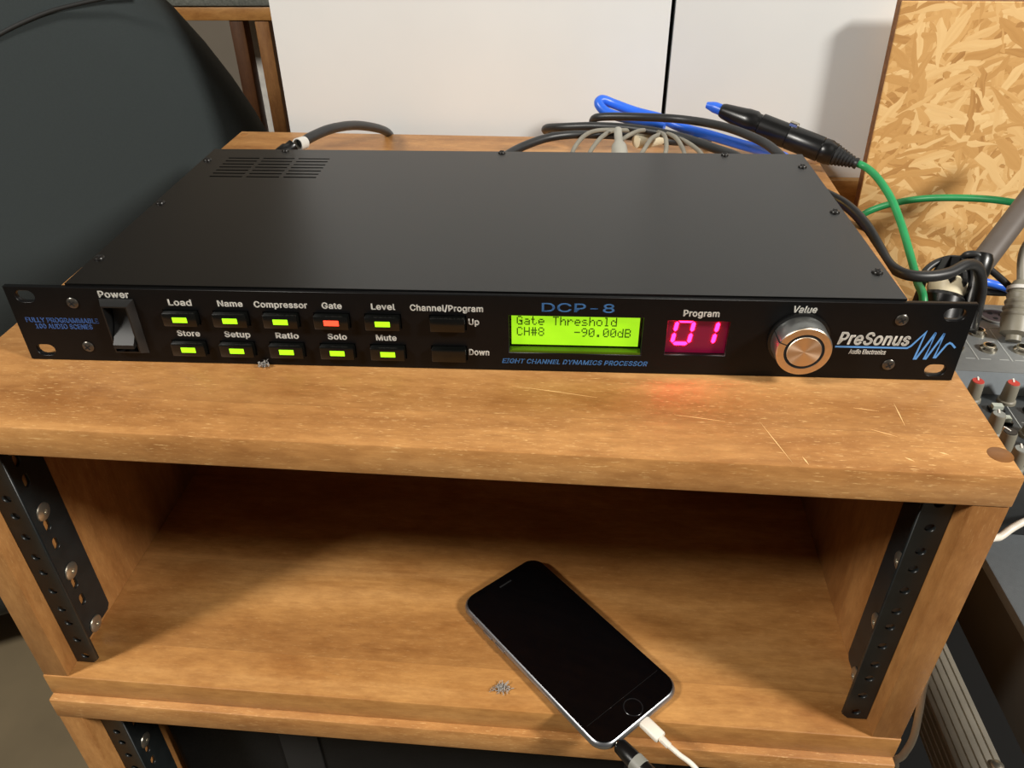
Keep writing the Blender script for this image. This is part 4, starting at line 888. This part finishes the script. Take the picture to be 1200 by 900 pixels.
tag(tube('blue_cable', [Vector((.575, .275, -.1515)), Vector((.580, .272, -.12)), at(1130, 330, y=.262), at(1150, 330, y=.25), at(1168, 334, y=.25), at(1185, 340, y=.248), at(1205, 350, y=.245), at(1230, 372, z=-.085)], .0032, BLUE), 'blue cable just visible behind the stand clamp', 'cable')
tag(tube('audio_cable', [Vector((.585, .30, -.151)), Vector((.590, .295, -.13)), at(1135, 343, y=.275), at(1150, 341, y=.256), at(1172, 342, y=.256), at(1190, 342, y=.252), at(1210, 345, y=.25), at(1240, 366, z=-.085)], .0036, RUBBER), 'black cable under the short blue cable at the back of the mixer', 'cable')
# microphone stand tube
ms = empty('stand_arm', (0, 0, 0)); tag(ms, 'grey metal stand arm slanting into a black clamp above the mixer', 'stand')
s0, s1 = at(1143, 318, y=.200), at(1240, 190, y=.285)
dl = (s1-s0).length*1.25
cyl_along('arm_tube', s0, s1, [(0, 0), (.0074, .001), (.0086, .012), (.0086, dl), (0, dl)], TUBE, ms)
s2, s3 = at(1150, 298, y=.203), at(1131, 385, y=.172)
dl = (s3-s2).length
cyl_along('clamp', s2, s3, [(0, 0), (.0075, 0), (.0088, .004), (.0080, .014), (.0066, .018), (.0064, dl), (0, dl)], BLACK_PL, ms)
q0 = at(1112, 318, y=.185); q1 = at(1143, 304, y=.198); dl = (q1-q0).length
# cream plug with black fins
cpg = empty('cream_plug', (0, 0, 0)); tag(cpg, 'cream plastic plug with black fins beside the stand clamp', 'plug')
b0, b1 = at(1104, 356, y=.182), at(1116, 312, y=.198); dl = (b1-b0).length
cyl_along('cream_shell', b0, b1, [(0, dl*.22), (.0118, dl*.22), (.0130, dl*.4), (.0128, dl*.62), (.0110, dl*.70), (0, dl*.70)], CREAM, cpg, 32)
cyl_along('black_base', b0, b1, [(0, -.028), (.0142, -.028), (.0142, dl*.16), (.0122, dl*.26), (0, dl*.26)], BLACK_PL, cpg, 32)
axb = (b1-b0).normalized(); sx_ = axb.cross(CF).normalized(); fw = sx_.cross(axb).normalized()
for k in range(8):
    a_ = 2*PI*k/8+.35; dr = sx_*math.cos(a_)+fw*math.sin(a_); ct = b0+axb*dl*.62+dr*.0118; sid = axb.cross(dr)
    bm = bmesh.new()
    P = [(-.0026, .020), (.0026, .020), (.0024, -.002), (0, -.006), (-.0024, -.002)]
    v1 = [bm.verts.new(ct+sid*p+axb*q*.8+dr*(.0022 if q < .01 else -.004)) for p, q in P]; v2 = [bm.verts.new(v.co-dr*.004) for v in v1]
    bm.faces.new(v1)
    for i in range(5): bm.faces.new((v1[i], v2[i], v2[(i+1) % 5], v1[(i+1) % 5]))
    bmesh.ops.recalc_face_normals(bm, faces=bm.faces); link('fin', fin(bm), BLACK_PL, cpg)
# ribbed grey plug standing in the mixer
rp = empty('jack_plug', (0, 0, 0)); tag(rp, 'grey ribbed jack plug with cable standing in the mixer behind the front jacks', 'plug')
r0, r1 = at(1187, 400, z=-.088), at(1197, 330, y=.218); dl = (r1-r0).length
pf_ = [(0, 0), (.0052, 0), (.0052, .004), (.0098, .006), (.0102, .015)]
for k in range(4): t = .018+k*.0052; pf_ += [(.0100-k*.0006, t), (.0108-k*.0007, t+.0012), (.0108-k*.0007, t+.0026), (.0098-k*.0007, t+.0036)]
pf_ += [(.0070, .044), (.0052, dl), (0, dl)]
cyl_along('plug_body', r0, r1, pf_, KNOBG, rp, 32)
dr = (r1-r0).normalized(); cyl_along('sleeve_ring', r0, r1, [(.0082, .0392), (.0094, .0394), (.0090, .0422), (.0076, .0424)], WHITELBL, rp, 32)
tube('cord', [r1-dr*.004, r1+dr*.03, r1+dr*.06+Vector((.03, 0, .0)), r1+Vector((.10, .02, .04)), r1+Vector((.18, .0, -.03)), r1+Vector((.235, -.02, -.12)), r1+Vector((.245, -.03, -.35)), r1+Vector((.245, -.03, -.62))], .003, GREYC, rp, 10, 8)
# white cables low on the right
tag(tube('white_cable', [at(1270, 610, z=-.1525), at(1230, 604, z=-.135), at(1204, 610, z=-.128), at(1186, 619, z=-.130), at(1172, 629, z=-.133), at(1150, 640, z=-.135), Vector((.524, .004, -.175)), Vector((.520, -.008, -.24)), at(1086, 780, y=-.02), at(1081, 810, y=-.03), at(1077, 835, y=-.035), at(1070, 865, y=-.04), at(1058, 885, y=-.045), at(1048, 893, y=-.045), at(1040, 915, y=-.04), Vector((.505, -.03, -.47)), Vector((.508, -.02, -.60)), Vector((.512, 0, -.690))], .0023, WHITE_PL), 'white cable crossing the grey table and hanging by the lower case corner', 'cable')

for o in COL.objects:
    if o.parent is None and o.get('category') == 'cable' and o.name.split('.')[0] in ('audio_cable', 'thin_cable'): o['group'] = 'black cables behind and beside the processor'
    if o.name.split('.')[0] == 'white_board': o['group'] = 'white boards behind the case'
    if o.name.split('.')[0] == 'green_cable': o['group'] = 'green cables on the right'
    if o.name.split('.')[0] == 'blue_cable': o['group'] = 'blue cables'
    if o.name.split('.')[0] == 'rack_case': o['group'] = 'stacked wooden rack cases'

RM = Matrix.Rotation(ROT, 4, 'Z')
for o in list(COL.objects):
    if o.parent is None and o.name.split('.')[0] in ('white_board', 'backing_board', 'low_bench', 'strand_board'):
        loc = RM @ o.location; o.rotation_euler = (0, 0, ROT); o.location = loc
